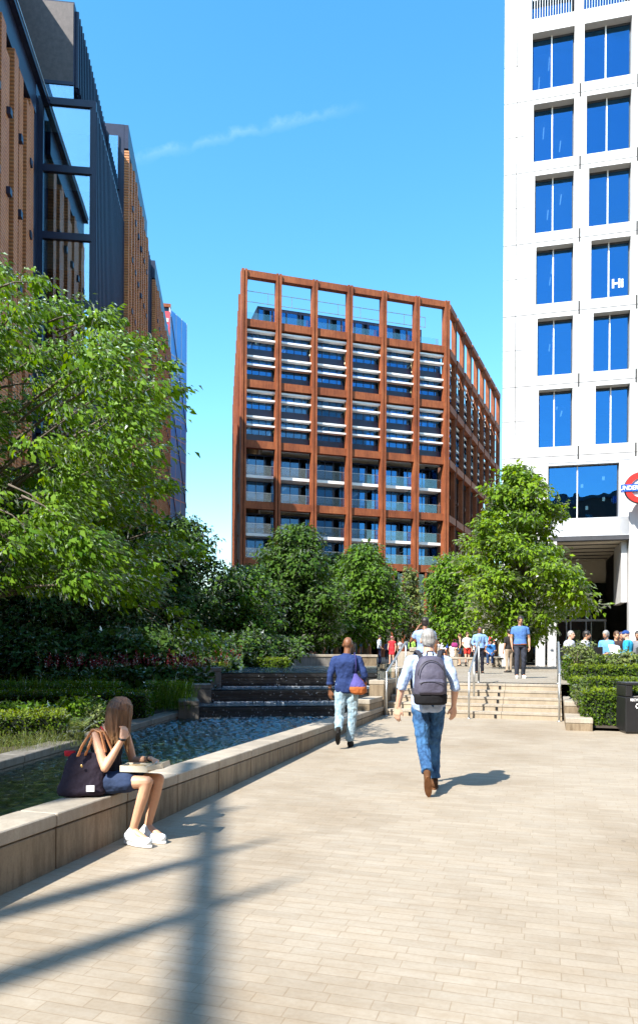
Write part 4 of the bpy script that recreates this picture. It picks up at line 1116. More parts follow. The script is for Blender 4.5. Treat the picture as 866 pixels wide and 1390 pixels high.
# the big near tree whose trunk stands left of the picture
def big_tree():
    random.seed(5)
    base = PG(-150, 12.2, .35)
    t = thing('beech_tree', 'huge near tree with wind blown sunlit leaves leaning over garden', 'tree', base)
    poly = [(-330,300),(-150,310),(0,380),(40,386),(82,402),(118,428),(150,430),(188,452),(200,478),(216,482),(224,516),(222,545),(198,572),(165,590),(188,622),(208,655),(194,690),(212,722),(238,760),(225,800),(180,812),(90,790),(0,800),(-120,830),(-330,800)]
    def inside(x, y):
        c = False; j = len(poly)-1
        for i in range(len(poly)):
            xi, yi = poly[i]; xj, yj = poly[j]
            if (yi > y) != (yj > y) and x < (xj-xi)*(y-yi)/(yj-yi)+xi: c = not c
            j = i
        return c
    mb = MB(); top = base+V((.3, .2, 8.2))
    tp = [base+V((0,0,-.2)), base.lerp(top, .3)+V((.1,0,0)), base.lerp(top, .6)+V((.15,.1,0)), top]
    mb.tube(tp, [.26, .2, .13, .04], 10)
    cl = []; k = 0
    drift = RGT*.8
    while k < 400:
        x = random.uniform(-330, 270); y = random.uniform(300, 830)
        if not inside(x, y): continue
        Y = random.uniform(9.6, 14.2)
        c = P(x, y, Y)
        r = random.uniform(.26, .5); 
        # clumps are sprays pointing away from the trunk
        cl.append((c, (r*1.35, r*.95, r*.5)))
        if k % 2 == 0:
            zb = max(1.8, c.z-.45*abs((c-base).xy.length)); b = base.lerp(top, min(.92, max(.18, (zb-base.z)/8.2)))
            m1 = b.lerp(c, .4)+V((0,0,.25)); m2 = b.lerp(c, .75)+V((0,0,.18))
            mb.tube([b, m1, m2, c], [.045, .03, .018, .006], 6)
        k += 1
    # outer sprays reaching to the right, the outline the photograph shows
    for (x, y, Y) in ((252,498,11.8),(258,530,11.8),(240,548,12),(232,468,11.6),(214,462,11.4),(150,428,11),(165,440,11),(110,420,10.8),(60,376,10.4),(20,368,10.2),(75,384,10.4),(228,560,12),(240,655,12.4),(246,662,12.4),(228,706,12.6),(236,712,12.6),(214,620,12),(252,742,13),(285,745,14),(292,752,14),(262,722,13.4),(200,584,12)):
        for q in range(2):
            c = P(x-20+random.uniform(-7,3), y+random.uniform(-5,5), Y+random.uniform(-.3,.3)); r = random.uniform(.11, .19); cl.append((c, (r*1.5, r, r*.5)))
        b = P(x-95, y+14, Y); mb.tube([b, b.lerp(c, .5)+V((0,0,.08)), c], [.02, .012, .004], 5)
    # low hanging sprays near the cascade and by the left edge
    for (x, y, Y) in ((238,830,13.2),(252,846,13.2),(268,860,13.3),(285,872,13.4),(262,880,13.3),(296,884,13.5),(244,862,13.2),(10,712,9.4),(45,728,9.4),(70,700,9.5),(20,745,9.3),(88,715,9.5)):
        c = P(x, y, Y); r = .22; cl.append((c, (r*1.3, r, r*.5)))
        b = P(x-60, y-40, Y); mb.tube([b, b.lerp(c, .5)+V((0,0,.06)), c], [.016, .01, .004], 5)
    mb.build('trunk', M_bark, t, True)
    clump_leaves('crown', cl, 150, .100, M_lf_a, t, .52, .75, tuple(drift), .75)
big_tree()
# unseen trees added outside the picture to shade the garden and pool
def camtree(name, label, X, Y, z0, ztop, r, leaf, dens, mat, seed, ncl=60):
    x, y = CW(X, Y)
    return tree(name, label, (x, y, .3), [(z0, r*.5), (z0+(ztop-z0)*.25, r), (z0+(ztop-z0)*.6, r*.95), (ztop, r*.3)], leaf, dens, mat, ncl, 1.0, .18, seed, 'unseen trees added left of the picture for shade')
camtree('shade_tree', 'unseen tree added left of the pool for its shade', -10.2, 5.0, 3.2, 8.5, 1.9, .2, 20, M_lf_b, 31)
camtree('shade_tree', 'unseen tree added behind the big leaning tree to shade the garden', -14.5, 10.0, 3.0, 12.0, 4.2, .25, 14, M_lf_b, 32, 90)
camtree('shade_tree', 'tall unseen tree added before the terracotta building to shade the garden', -17, 17.0, 3.0, 14.0, 4.6, .28, 12, M_lf_b, 33, 90)

# added unseen frame of posts, shaped to throw a shadow on the paving
gsh = []
def shadow_src(px, Y, z):     # point at height z above that throws its shadow on the ground seen at px, Y
    q = PG(px, Y, gz(PG(px, Y, 0).y)); k = (z-q.z)/math.tan(math.radians(47)); return V((q.x-k*(RGT*.675+FWD*.738).normalized().x, q.y-k*(RGT*.675+FWD*.738).normalized().y, z))
t = None
bz = 16.0
p0 = shadow_src(262, 3.2, bz); p1 = shadow_src(291, 8.2, bz)
t = thing('shadow_frame', 'unseen frame of posts and one beam added to cast the paving shadow', 'frame', (p0.x, p0.y, -.3))
MB().tube([p0+(p0-p1)*.4, p1], [.125, .10], 8).build('beam', M_bark, t)
for px, Yg, up in ((275, 4.62, 1.0), (283, 5.75, .85), (289, 7.15, .5)):
    b = shadow_src(px, Yg, bz)
    MB().tube([V((b.x, b.y, -.5)), V((b.x, b.y, bz-1.0)), b, b+V((0,0,up))], [.15, .13, .085, .012], 8).build('post', M_bark, t)

# ================================================================== PEOPLE
SKIN = {'pale': skin('pale skin', (.62,.36,.25)), 'tan': skin('tanned skin', (.60,.33,.20)), 'brown': skin('brown skin', (.20,.085,.042)), 'mid': skin('olive skin', (.42,.22,.13))}
FAB = {}
def fab(col, var=.12):
    k = tuple(round(c, 3) for c in col)
    if k not in FAB: FAB[k] = fabric('cloth %d' % len(FAB), col, var=var)
    return FAB[k]
def denim(name, lo, hi):
    m, t, b = nt(name); v = coords(t); f = noise(t, v, 7, 4, .65); g = noise(t, coords(t, (1,1,.35)), 26, 3)
    ad = N(t, 'ShaderNodeMath', operation='MULTIPLY_ADD'); ad.inputs[1].default_value = .45; t.links.new(g, ad.inputs[0]); t.links.new(f, ad.inputs[2])
    t.links.new(ramp(t, ad.outputs[0], [(.55, lo), (.9, hi)]), b.inputs['Base Color']); b.inputs['Roughness'].default_value = .85; b.inputs['Specular IOR Level'].default_value = .2
    bump(t, b, ad.outputs[0], .8, .02); return m
D_BLUE = denim('mid blue denim', (.018,.05,.12), (.06,.17,.36)); D_LIGHT = denim('faded denim', (.17,.27,.34), (.38,.49,.55)); D_DARK = denim('dark denim', (.02,.024,.035), (.05,.055,.075))
def hairmat(name, c1, c2, tip=None, z0=0, z1=1):
    m, t, b = nt(name); v = coords(t, (26, 26, 2.2)); f = noise(t, v, 3, 4, .75)
    col = ramp(t, f, [(.3, c1), (.7, c2)])
    if tip:
        v2 = N(t, 'ShaderNodeTexCoord'); sx = N(t, 'ShaderNodeSeparateXYZ'); t.links.new(v2.outputs['Object'], sx.inputs[0])
        mr = N(t, 'ShaderNodeMapRange'); mr.inputs['From Min'].default_value = z1; mr.inputs['From Max'].default_value = z0
        nn = N(t, 'ShaderNodeMath', operation='MULTIPLY_ADD'); nn.inputs[1].default_value = .16; t.links.new(f, nn.inputs[0]); t.links.new(sx.outputs[2], nn.inputs[2]); t.links.new(nn.outputs[0], mr.inputs['Value'])
        mx = N(t, 'ShaderNodeMixRGB'); t.links.new(mr.outputs[0], mx.inputs[0]); t.links.new(col, mx.inputs[1]); t.links.new(ramp(t, f, [(.3, tuple(q*.45 for q in tip)), (.65, tip)]), mx.inputs[2]); col = mx.outputs[0]
    t.links.new(col, b.inputs['Base Color']); b.inputs['Roughness'].default_value = .45; bump(t, b, f, .7, .01); return m
H_GREY = hairmat('grey hair', (.13,.125,.12), (.42,.405,.385)); H_DARK = hairmat('dark hair', (.010,.008,.007), (.03,.022,.018)); H_BROWN = hairmat('brown hair', (.05,.025,.012), (.12,.06,.03))

def hand(mb, wr, d, n, side, s=1.0, curl=.5, spread=.1):
    d = V(d).normalized(); n = V(n); n = (n-d*n.dot(d)).normalized(); ac = d.cross(n)*side
    for off, l, r in ((-.031,.072,.0095), (-.011,.082,.0098), (.010,.076,.0095), (.029,.060,.0085)):
        k = wr+d*(.088-abs(off+.005)*.25)*s+ac*off*s
        mb.capsule(wr+ac*off*.55*s+d*.008*s, k, .0165*s, .0135*s, 8)
        d1 = (d*math.cos(curl*.55)+n*math.sin(curl*.55)+ac*spread*off*12).normalized(); p1 = k+d1*l*.55*s
        d2 = (d*math.cos(curl*1.4)+n*math.sin(curl*1.4)+ac*spread*off*12).normalized(); p2 = p1+d2*l*.5*s
        mb.capsule(k, p1, r*s*1.05, r*s, 8); mb.capsule(p1, p2, r*s, r*s*.85, 8)
    b = wr+d*.022*s-ac*.026*s; t1 = b+(d*.75-ac*.65+n*.25).normalized()*.045*s; t2 = t1+(d*.95-ac*.15+n*.35).normalized()*.035*s
    mb.capsule(wr+d*.012*s-ac*.012*s, b, .017*s, .0145*s, 8); mb.capsule(b, t1, .0135*s, .0115*s, 8); mb.capsule(t1, t2, .0112*s, .009*s, 8)

def basis(J):
    f = V(J['face']).normalized(); f.z = f.z; r = f.cross(UP).normalized(); u = r.cross(f).normalized(); return f, r, u

def head_shape(mb, J, s, neck=True, detail=True):
    h = V(J['head']); f, r, u = basis(J)
    mb.ell(h+u*.022*s-f*.012*s, (.077*s, .098*s, .098*s), r, f, u)
    mb.ell(h-u*.035*s+f*.022*s, (.060*s, .068*s, .075*s), r, f, u)
    mb.ell(h-u*.088*s+f*.060*s, (.030*s, .026*s, .022*s), r, f, u)           # chin
    mb.capsule(h-u*.055*s-f*.02*s, V(J['neck'])-u*.02*s, .056*s, .064*s)
    if detail:
        mb.capsule(h+f*.088*s+u*.012*s, h+f*.112*s-u*.026*s, .010*s, .014*s, 8)   # nose
        mb.ell(h+f*.076*s+u*.028*s, (.052*s, .022*s, .012*s), r, f, u)            # brow
        mb.ell(h+f*.086*s-u*.058*s, (.026*s, .012*s, .010*s), r, f, u)            # lips
        for q in (-1, 1): mb.ell(h+r*q*.079*s-f*.005*s-u*.010*s, (.012*s, .022*s, .033*s), r, f, u)

def torso_secs(J, s, b, grow=0.0, t0=-.12, t1=1.0, hipw=1.0, belly=0.0):
    p = V(J['pelvis']); n = V(J['neck']); ax = V(J['right']).normalized(); up = (n-p).normalized(); ay = up.cross(ax).normalized()
    L = (n-p).length
    T = [(-.17, .10, .085), (-.12, .150, .105), (.0, .168, .116), (.13, .160, .112), (.30, .142, .102), (.45, .150, .110), (.62, .168, .120), (.78, .178, .122), (.88, .168, .108), (.95, .125, .088), (1.0, .075, .070)]
    out = []
    hipax = V(J.get('hipright', J['right'])).normalized()
    for tt, rx, ry in T:
        if tt < t0-1e-6 or tt > t1+1e-6: continue
        c = p+up*L*tt + ay*(belly*math.exp(-((tt-.3)/.2)**2)-.012*math.exp(-((tt-.75)/.2)**2))
        w = hipw if tt < .2 else 1
        out.append((c, rx*s*b*w+grow, ry*s*b+grow+belly*.5*math.exp(-((tt-.3)/.2)**2)))
    return out, ax, ay

def make_person(label, J, s=1.0, skin_='pale', top=None, top_col=(.5,.5,.5), sleeve=.55, bottom='trousers', bot_mat=None, hair='short', hair_mat=None, shoe_col=(.02,.02,.02),
                build=1.0, vox=.02, detail=False, group=None, hem=-.10, hipw=1.0, belly=0.0, collar=False, eyes=False, top_mat=None, grow=.019, leg_end=1.0, top_t1=1.0, curl=.5, legw=1.0, sole_col=None, fold=.02):
    t = thing('person', label, 'person', tuple(J['base']), group)
    # ---- body: one continuous skin surface
    und = .90 if top else .97; lw = .84 if bottom in ('trousers', 'jeans') else 1.0
    mb = MB(); secs, ax, ay = torso_secs(J, s, build*und, hipw=hipw, belly=belly); mb.loft(secs, ax, ay)
    head_shape(mb, J, s, detail=detail or vox < .015)
    for q in 'RL':
        sh, el, wr = V(J['sh'+q]), V(J['el'+q]), V(J['wr'+q]); b = .5+.5*build
        nk = V(J['neck'])
        mb.capsule(nk.lerp(sh, .35)-UP*.045*s, sh-UP*.012*s, .042*s*b, .044*s*b); mb.capsule(sh, sh.lerp(el, .5), .046*s*b, .045*s*b); mb.capsule(sh.lerp(el, .5), el, .047*s*b, .038*s*b)
        mb.capsule(el, el.lerp(wr, .35), .039*s*b, .040*s*b); mb.capsule(el.lerp(wr, .35), wr, .040*s*b, .026*s*b)
        hd = V(J.get('hd'+q, (wr-el))).normalized(); hn = V(J.get('hn'+q, V(J['face'])*.3 - V(J['right'])*(1 if q == 'R' else -1)))
        hand(mb, wr, hd, hn, 1 if q == 'R' else -1, s, J.get('curl'+q, curl))
        hp, kn, an, to = V(J['hip'+q]), V(J['kn'+q]), V(J['an'+q]), V(J['to'+q])
        b *= lw
        mb.capsule(hp, hp.lerp(kn, .5), .084*s*b, .070*s*b); mb.capsule(hp.lerp(kn, .5), kn, .070*s*b, .054*s*b)
        mb.capsule(kn, kn.lerp(an, .3), .053*s*b, .055*s*b); mb.capsule(kn.lerp(an, .3), an, .055*s*b, .036*s*b)
        mb.capsule(an, to, .036*s, .028*s)
    organic(mb, 'body', SKIN[skin_], t, vox, 3 if vox < .012 else 2)
    # ---- clothing
    if top:
        m = MB(); secs, ax, ay = torso_secs(J, s, build, grow*s, hem, top_t1, hipw, belly); m.loft(secs, ax, ay)
        if sleeve > 0:
            for q in 'RL':
                sh, el, wr = V(J['sh'+q]), V(J['el'+q]), V(J['wr'+q]); b = .5+.5*build; nk = V(J['neck'])
                m.capsule(nk.lerp(sh, .28)-UP*.028*s, sh-UP*.008*s, .060*s*b, .064*s*b)
                f1 = min(1, sleeve); e = sh.lerp(el, f1); m.tube([sh, e], [.066*s*b, (.062-.008*f1)*s*b], 12)
                if sleeve > 1:
                    m.capsule(el, el, .052*s*b, .052*s*b); e2 = el.lerp(wr, sleeve-1); m.tube([el, e2], [.053*s*b, (.052-.012*(sleeve-1))*s*b], 12)
                    if sleeve < 1.95: d = (wr-el).normalized(); m.tube([e2-d*.02*s, e2+d*.012*s], [.054*s*b, .054*s*b], 12)   # rolled cuff
        if collar:
            n = V(J['neck']); u = (V(J['head'])-n).normalized(); m.tube([n-u*.035*s, n+u*.022*s], [.088*s, .070*s], 14)
        organic(m, top, top_mat or fab(top_col), t, max(vox*.9, .006), 3, fold if vox < .015 else 0, .11)
    if bottom in ('trousers', 'jeans', 'shorts'):
        m = MB(); secs, ax, ay = torso_secs(J, s, build, .008*s, -.17, .14, hipw, 0); m.loft(secs, ax, ay)
        for q in 'RL':
            hp, kn, an = V(J['hip'+q]), V(J['kn'+q]), V(J['an'+q]); b = (.5+.5*build)*legw
            if bottom == 'shorts':
                e = hp.lerp(kn, .62); m.capsule(hp, hp, .094*s*b, .094*s*b); m.tube([hp, e], [.096*s*b, .088*s*b], 14)
            else:
                m.capsule(hp, hp.lerp(kn, .5), .093*s*b, .080*s*b); m.capsule(hp.lerp(kn, .5), kn, .080*s*b, .066*s*b); m.capsule(kn, kn.lerp(an, .4), .066*s*b, .066*s*b)
                e = kn.lerp(an, leg_end); m.tube([kn.lerp(an, .4), e], [.066*s*b, .058*s*b], 14)
        organic(m, bottom, bot_mat or fab((.03,.03,.04)), t, max(vox*.9, .006), 3, fold*1.1 if vox < .015 else 0, .10)
    elif bottom == 'skirt':
        m = MB(); secs, ax, ay = torso_secs(J, s, build, .014*s, -.17, .2, hipw, 0); m.loft(secs, ax, ay)
        for q in 'RL':
            hp, kn = V(J['hip'+q]), V(J['kn'+q]); m.capsule(hp, hp.lerp(kn, J.get('skirt', .55)), .102*s, .092*s)
        a_ = (V(J['hipR'])+V(J['hipL']))/2; b_ = (V(J['knR']).lerp(V(J['hipR']), 1-J.get('skirt', .55))+V(J['knL']).lerp(V(J['hipL']), 1-J.get('skirt', .55)))/2
        m.capsule(a_, b_, .095*s, .085*s)
        organic(m, 'skirt', bot_mat or fab((.03,.05,.10)), t, max(vox, .008), 3, fold*.8 if vox < .015 else 0, .09)
    # ---- shoes
    for q in 'RL':
        an, to = V(J['an'+q]), V(J['to'+q]); d = (to-an); 
        heel = V(J.get('he'+q, an-UP*.055*s - V((d.x, d.y, 0)).normalized()*.045*s))
        dz = (to-heel); upn = V(J.get('shup'+q, UP)); upn = (upn-dz.normalized()*upn.dot(dz.normalized())).normalized()
        m = MB(); m.capsule(heel+upn*.008*s, heel.lerp(to, .45)+upn*.012*s, .034*s, .038*s); m.capsule(heel.lerp(to, .45)+upn*.012*s, to+upn*.002*s, .040*s, .034*s); m.capsule(heel+upn*.02*s, an+upn*.0, .036*s, .040*s)
        m.capsule(an, heel.lerp(to, .5)+upn*.02*s, .038*s, .036*s)
        so_ = organic(m, 'shoe', fab(shoe_col, .08), t, max(vox*.8, .006), 2)
        if detail:
            sd = dz.normalized(); rt = sd.cross(upn).normalized(); m = MB()
            pts = []
            for k in range(20):
                a = 2*PI*k/20; ca, sa = math.cos(a), math.sin(a)
                pts.append((heel.lerp(to, .5))+sd*ca*(dz.length*.5+.040*s)+rt*sa*(.041*s if ca > -.3 else .036*s)-upn*.030*s)
            vs = [p-upn*.014*s for p in pts]+[p+upn*.006*s for p in pts]
            m.add(vs, [tuple(range(19,-1,-1)), tuple(range(20,40))]+[(i,(i+1)%20,20+(i+1)%20,20+i) for i in range(20)])
            m.build('sole', fab(sole_col or (.6,.6,.58), .06), so_)
    # ---- hair
    h = V(J['head']); f, r, u = basis(J)
    if hair in ('short', 'long', 'bun', 'crop', 'pony'):
        m = MB(); g = .006 if hair == 'crop' else .014
        m.ell(h+u*.032*s-f*.020*s, (.077*s+g*s, .095*s+g*s, .092*s+g*s), r, f, u)
        if hair != 'crop' or True: m.ell(h-u*.020*s-f*.055*s, (.070*s+g*s*.6, .052*s+g*s, .072*s), r, f, u)
        if hair == 'long':
            n = V(J['neck'])
            m.loft([(h+u*.02-f*.03*s, .085*s, .085*s), (h-u*.10*s-f*.05*s, .088*s, .07*s), (h-u*.22*s-f*.06*s, .075*s, .05*s), (h-u*.32*s-f*.06*s, .03*s, .02*s)], r, f)
        if hair == 'bun': m.ell(h+u*.07*s-f*.10*s, (.045*s, .045*s, .045*s))
        if hair == 'pony': m.capsule(h+u*.03*s-f*.11*s, h-u*.16*s-f*.13*s, .035*s, .015*s)
        organic(m, 'hair', hair_mat or H_DARK, t, max(vox*.9, .007), 2, .008 if vox < .015 else 0, .03)
    elif hair == 'cap':
        m = MB(); m.ell(h+u*.045*s-f*.008*s, (.088*s, .106*s, .080*s), r, f, u); m.ell(h+u*.045*s+f*.115*s, (.065*s, .07*s, .012*s), r, f, u)
        organic(m, 'cap', hair_mat or fab((.02,.06,.22)), t, max(vox*.9, .008), 2)
    if eyes:
        for q in (-1, 1):
            e = MB().ell(h+r*q*.031*s+f*.083*s+u*.008*s, (.011*s, .008*s, .007*s), r, f, u, 10, 6).build('eye', M_black, t, True)
        MB().ell(h+f*.098*s-u*.060*s, (.022*s, .004*s, .005*s), r, f, u, 10, 6).build('mouth', fab((.25,.07,.06)), t, True)
    return t

def pose(x, y, z, yaw, H=1.75, **k):
    """standing pose; local x right, y forward. keyword overrides are local joints in metres for a 1.75 m figure"""
    s = H/1.75; c, sn = math.cos(yaw), math.sin(yaw)
    def W(p): return V((x+(p[0]*c-p[1]*sn)*s, y+(p[0]*sn+p[1]*c)*s, z+p[2]*s))
    def R(p): return V((p[0]*c-p[1]*sn, p[0]*sn+p[1]*c, p[2]))
    d = dict(pelvis=(0,0,.95), neck=(0,-.01,1.47), head=(0,.025,1.635), shR=(.182,-.01,1.398), shL=(-.182,-.01,1.398), elR=(.235,-.04,1.125), elL=(-.235,-.04,1.125), wrR=(.24,.04,.875), wrL=(-.24,.04,.875),
             hipR=(.092,0,.90), hipL=(-.092,0,.90), knR=(.095,.02,.485), knL=(-.095,.02,.485), anR=(.10,-.02,.085), anL=(-.10,-.02,.085), toR=(.125,.125,.035), toL=(-.125,.125,.035))
    vecs = dict(face=(0,1,-.05), right=(1,0,0))
    extra = {}
    for kk, vv in k.items():
        if kk in d or kk in ('heR', 'heL'): d[kk] = vv
        elif kk in ('face', 'right', 'hdR', 'hdL', 'hnR', 'hnL', 'shupR', 'shupL'): vecs[kk] = vv
        else: extra[kk] = vv
    J = {kk: W(vv) for kk, vv in d.items()}; J.update({kk: R(vv) for kk, vv in vecs.items()}); J.update(extra); J['base'] = V((x, y, z)); J['W'] = W; J['R'] = R
    return J
def seated(x, y, z, yaw, seat=.45, H=1.72, **k):
    b = seat+.09
    d = dict(pelvis=(0,0,b+.03), neck=(0,.03,b+.54), head=(0,.075,b+.70), shR=(.18,.03,b+.485), shL=(-.18,.03,b+.485), elR=(.22,.06,b+.20), elL=(-.22,.06,b+.20), wrR=(.12,.28,b+.14), wrL=(-.12,.28,b+.14),
             hipR=(.09,.02,b), hipL=(-.09,.02,b), knR=(.11,.43,b+.02), knL=(-.11,.43,b+.02), anR=(.11,.40,b-.38 if seat > .35 else .09), anL=(-.11,.40,b-.38 if seat > .35 else .09), toR=(.12,.55,b-.43), toL=(-.12,.55,b-.43))
    d.update({kk: vv for kk, vv in k.items() if kk in d}); rest = {kk: vv for kk, vv in k.items() if kk not in d}
    return pose(x, y, z, yaw, H, **d, **rest)
def yaw_of(dx, dy):      # direction in camera terms (right, away) -> yaw so that local +y points there
    v = RGT*dx+FWD*dy; return math.atan2(-v.x, v.y)

# ---- man with the backpack, walking away
q = PG(582, 8.17, 0); zz = gz(q.y)
JB = pose(q.x, q.y, zz, yaw_of(.06, 1), 1.80, pelvis=(0,0,.94), neck=(.005,.02,1.455), head=(.0,.07,1.62), face=(.04,1,-.12), right=(1,.06,0),
          elL=(-.285,-.05,1.14), wrL=(-.325,.0,.905), hdL=(-.10,.06,-1), elR=(.275,-.05,1.14), wrR=(.275,.07,.915), hdR=(.02,.12,-1), hnR=(-.4,.7,0), hnL=(.4,.7,0),
          knR=(.075,.14,.50), anR=(.085,.17,.10), toR=(.105,.32,.045), knL=(-.055,-.05,.475), anL=(-.035,-.30,.245), toL=(-.02,-.265,.05), heL=(-.035,-.335,.205), shupL=(0,.95,.3))
make_person('grey haired man with a backpack, pale blue shirt and jeans walking away', JB, 1.80/1.75, 'pale', 'shirt', (.38,.48,.68), 1.12, 'jeans', D_BLUE, 'crop', H_GREY, (.10,.045,.02), 1.02, .0075, True, collar=True, hem=-.17, sole_col=(.16,.07,.03), leg_end=.93, fold=.036)
W_, R_ = JB['W'], JB['R']
bp = thing('backpack', 'grey purple backpack with two black straps worn on the back', 'backpack', W_((0,-.25,1.0)))
ax = R_((1,.06,0)).normalized(); ay = R_((-.06,1,0)).normalized(); 
def bsec(z, w, dp, yo): return (W_((0, -.118-dp+yo, z)), w, dp)
m = MB(); m.loft([bsec(.965,.150,.085,0), bsec(.985,.168,.105,0), bsec(1.10,.176,.115,0), bsec(1.25,.172,.108,0), bsec(1.36,.155,.09,0), bsec(1.43,.120,.066,0), bsec(1.455,.07,.04,0)], ax, ay, 20)
bag_m = fabric('grey purple nylon', (.085,.08,.115), 40, .1, .6)
bb = organic(m, 'bag_body', bag_m, bp, .009, 3, .016, .12)
m = MB(); m.loft([(W_((0,-.335,1.055)), .125, .022), (W_((0,-.345,1.08)), .14, .034), (W_((0,-.348,1.18)), .14, .034), (W_((0,-.335,1.215)), .12, .02)], ax, ay, 18); organic(m, 'front_pocket', bag_m, bp, .008, 3, .012, .08)
m = MB(); m.loft([(W_((0,-.22,.945)), .150, .085), (W_((0,-.23,.965)), .176, .118), (W_((0,-.235,1.045)), .181, .125), (W_((0,-.235,1.06)), .174, .118)], ax, ay, 20); organic(m, 'base_panel', fab((.012,.012,.014)), bp, .009, 2)
for sx in (-1, 1):
    m = MB()
    for k, (a, b_) in enumerate(zip([(sx*.085,-.13,1.40),(sx*.105,-.09,1.475),(sx*.125,.03,1.505),(sx*.145,.11,1.44),(sx*.16,.135,1.32),(sx*.165,.06,1.14)], [(sx*.105,-.09,1.475),(sx*.125,.03,1.505),(sx*.145,.11,1.44),(sx*.16,.135,1.32),(sx*.165,.06,1.14),(sx*.155,-.11,1.04)])):
        for o_ in (-.017, 0, .017): m.capsule(W_((a[0]+o_, a[1], a[2])), W_((b_[0]+o_, b_[1], b_[2])), .0115, .0115, 8)
    organic(m, 'strap', fab((.035,.035,.045)), bp, .008, 2)
m = MB(); m.tube([W_((-.035,-.15,1.455)), W_((-.025,-.15,1.50)), W_((.025,-.15,1.50)), W_((.035,-.15,1.455))], .009, 8); m.build('grab_handle', fab((.03,.03,.04)), bp, True)
m = MB(); m.tube([W_((.135*math.cos(a), -.335+.13*math.sin(a)**2*.35, 1.25+.155*math.sin(a))) for a in [PI*k/12 for k in range(13)]], .005, 6); m.build('zip', M_black, bp, True)
m = MB(); m.tube([W_((.12*math.cos(a), -.385+.0, 1.17+.02*math.sin(a))) for a in [PI*k/8 for k in range(9)]], .004, 6); m.build('zip', M_black, bp, True)

# ---- bald man, walking away
q = PG(471, 11.5, 0); zz = gz(q.y)
JM = pose(q.x, q.y, zz, yaw_of(.03, 1), 1.70, pelvis=(.0,0,.94), neck=(.0,.015,1.46), head=(.015,.05,1.63), face=(.12,1,-.05), right=(1,.04,0),
          elL=(-.27,-.05,1.14), wrL=(-.265,-.02,.90), hdL=(.03,.12,-1), hnL=(.5,.6,0), elR=(.285,-.05,1.14), wrR=(.215,.13,.985), hdR=(-.25,.7,-.5), hnR=(-.6,0,-.5),
          knR=(.085,.03,.485), anR=(.055,.0,.09), toR=(.09,.15,.04), knL=(-.11,-.04,.48), anL=(-.13,-.30,.30), toL=(-.135,-.235,.115), heL=(-.135,-.325,.255), shupL=(0,.9,.4))
make_person('bald man in a navy shirt and faded jeans walking away with shoulder bag', JM, 1.70/1.75, 'brown', 'shirt', (.022,.042,.135), 1.55, 'jeans', D_LIGHT, 'none', None, (.015,.013,.012), 1.07, .0085, True, collar=True, hem=-.20, sole_col=(.02,.02,.02), leg_end=.98, legw=1.08, fold=.036)
W_, R_ = JM['W'], JM['R']
MB().tube([W_((-.266,-.02,.915)), W_((-.265,-.02,.935))], .036, 14).build('wristwatch', M_black, [o for o in bpy.data.objects if o.name.startswith('person')][-1])
sb = thing('shoulder_bag', 'purple and orange drawstring bag hanging at the right hip of bald man', 'bag', W_((.14,-.2,.86)))
axm = R_((1,.04,0)).normalized(); aym = R_((-.04,1,0)).normalized()
m = MB(); m.loft([(W_((.17,-.17,.965)), .125, .088), (W_((.165,-.17,1.03)), .10, .075), (W_((.15,-.165,1.10)), .06, .045), (W_((.135,-.155,1.17)), .022, .02)], axm, aym, 16); organic(m, 'bag_top', fab((.085,.075,.26)), sb, .008, 2, .016, .04)
m = MB(); m.loft([(W_((.185,-.17,.845)), .06, .045), (W_((.18,-.17,.87)), .115, .08), (W_((.175,-.17,.93)), .135, .095), (W_((.172,-.17,.97)), .126, .09)], axm, aym, 16); organic(m, 'bag_base', fab((.40,.12,.035)), sb, .008, 2, .012, .05)
m = MB(); m.tube([W_((.135,-.155,1.165)), W_((.14,-.15,1.30)), W_((.135,-.115,1.43)), W_((.12,-.02,1.50)), W_((.11,.10,1.42)), W_((.10,.15,1.25)), W_((.15,.16,1.05))], .007, 6); m.build('strap', fab((.05,.04,.16)), sb, True)
jk = thing('leather_jacket', 'folded orange brown leather garment carried in right hand of bald man', 'jacket', W_((.27,.1,.85)))
m = MB()
for k in range(9):
    a = V((.25+random.uniform(-.05,.05), .08+random.uniform(-.1,.1), 1.0+random.uniform(-.05,.06))); b_ = a+V((random.uniform(-.04,.06), random.uniform(-.05,.05), -random.uniform(.05,.16))); m.capsule(W_(a), W_(b_), .045, .035)
organic(m, 'folded_leather', simple('tan leather', (.34,.10,.03), .45, .4, 9), jk, .011, 2, .03, .05)

# ---- seated woman on the pool wall
gy = 5.45
JG = dict(base=V((-.1, gy, .42)), pelvis=V((-.13, gy+.02, .545)), neck=V((-.135, gy+.05, .965)), head=V((-.045, gy+.095, 1.08)), face=V((.38,.88,-.28)).normalized(), right=V((-.22,-.975,-.05)).normalized(),
          shR=V((-.165, gy-.105, .905)), shL=V((-.075, gy+.205, .915)), elR=V((-.015, gy-.185, .655)), wrR=V((.075, gy-.07, .885)), hdR=V((-.1,.55,.85)), hnR=V((-.8,.5,0)), curlR=.9,
          elL=V((-.0, gy+.22, .655)), wrL=V((.20, gy+.16, .70)), hdL=V((.85,-.45,-.1)), hnL=V((0,-.3,-1)), curlL=1.2,
          hipR=V((-.10, gy-.085, .515)), hipL=V((-.10, gy+.09, .515)), knR=V((.31, gy-.075, .545)), knL=V((.33, gy+.075, .545)), anR=V((.185, gy-.085, .145)), anL=V((.235, gy+.065, .15)),
          toR=V((.355, gy-.13, .075)), toL=V((.40, gy+.02, .08)), heR=V((.135, gy-.08, .085)), heL=V((.185, gy+.07, .09)), skirt=.55, hipright=V((0,-1,0)))
gz0 = gz(gy)
for kk in ('toR', 'toL', 'heR', 'heL'): JG[kk].z = gz0+.046
for kk in ('anR', 'anL'): JG[kk].z = gz0+.115
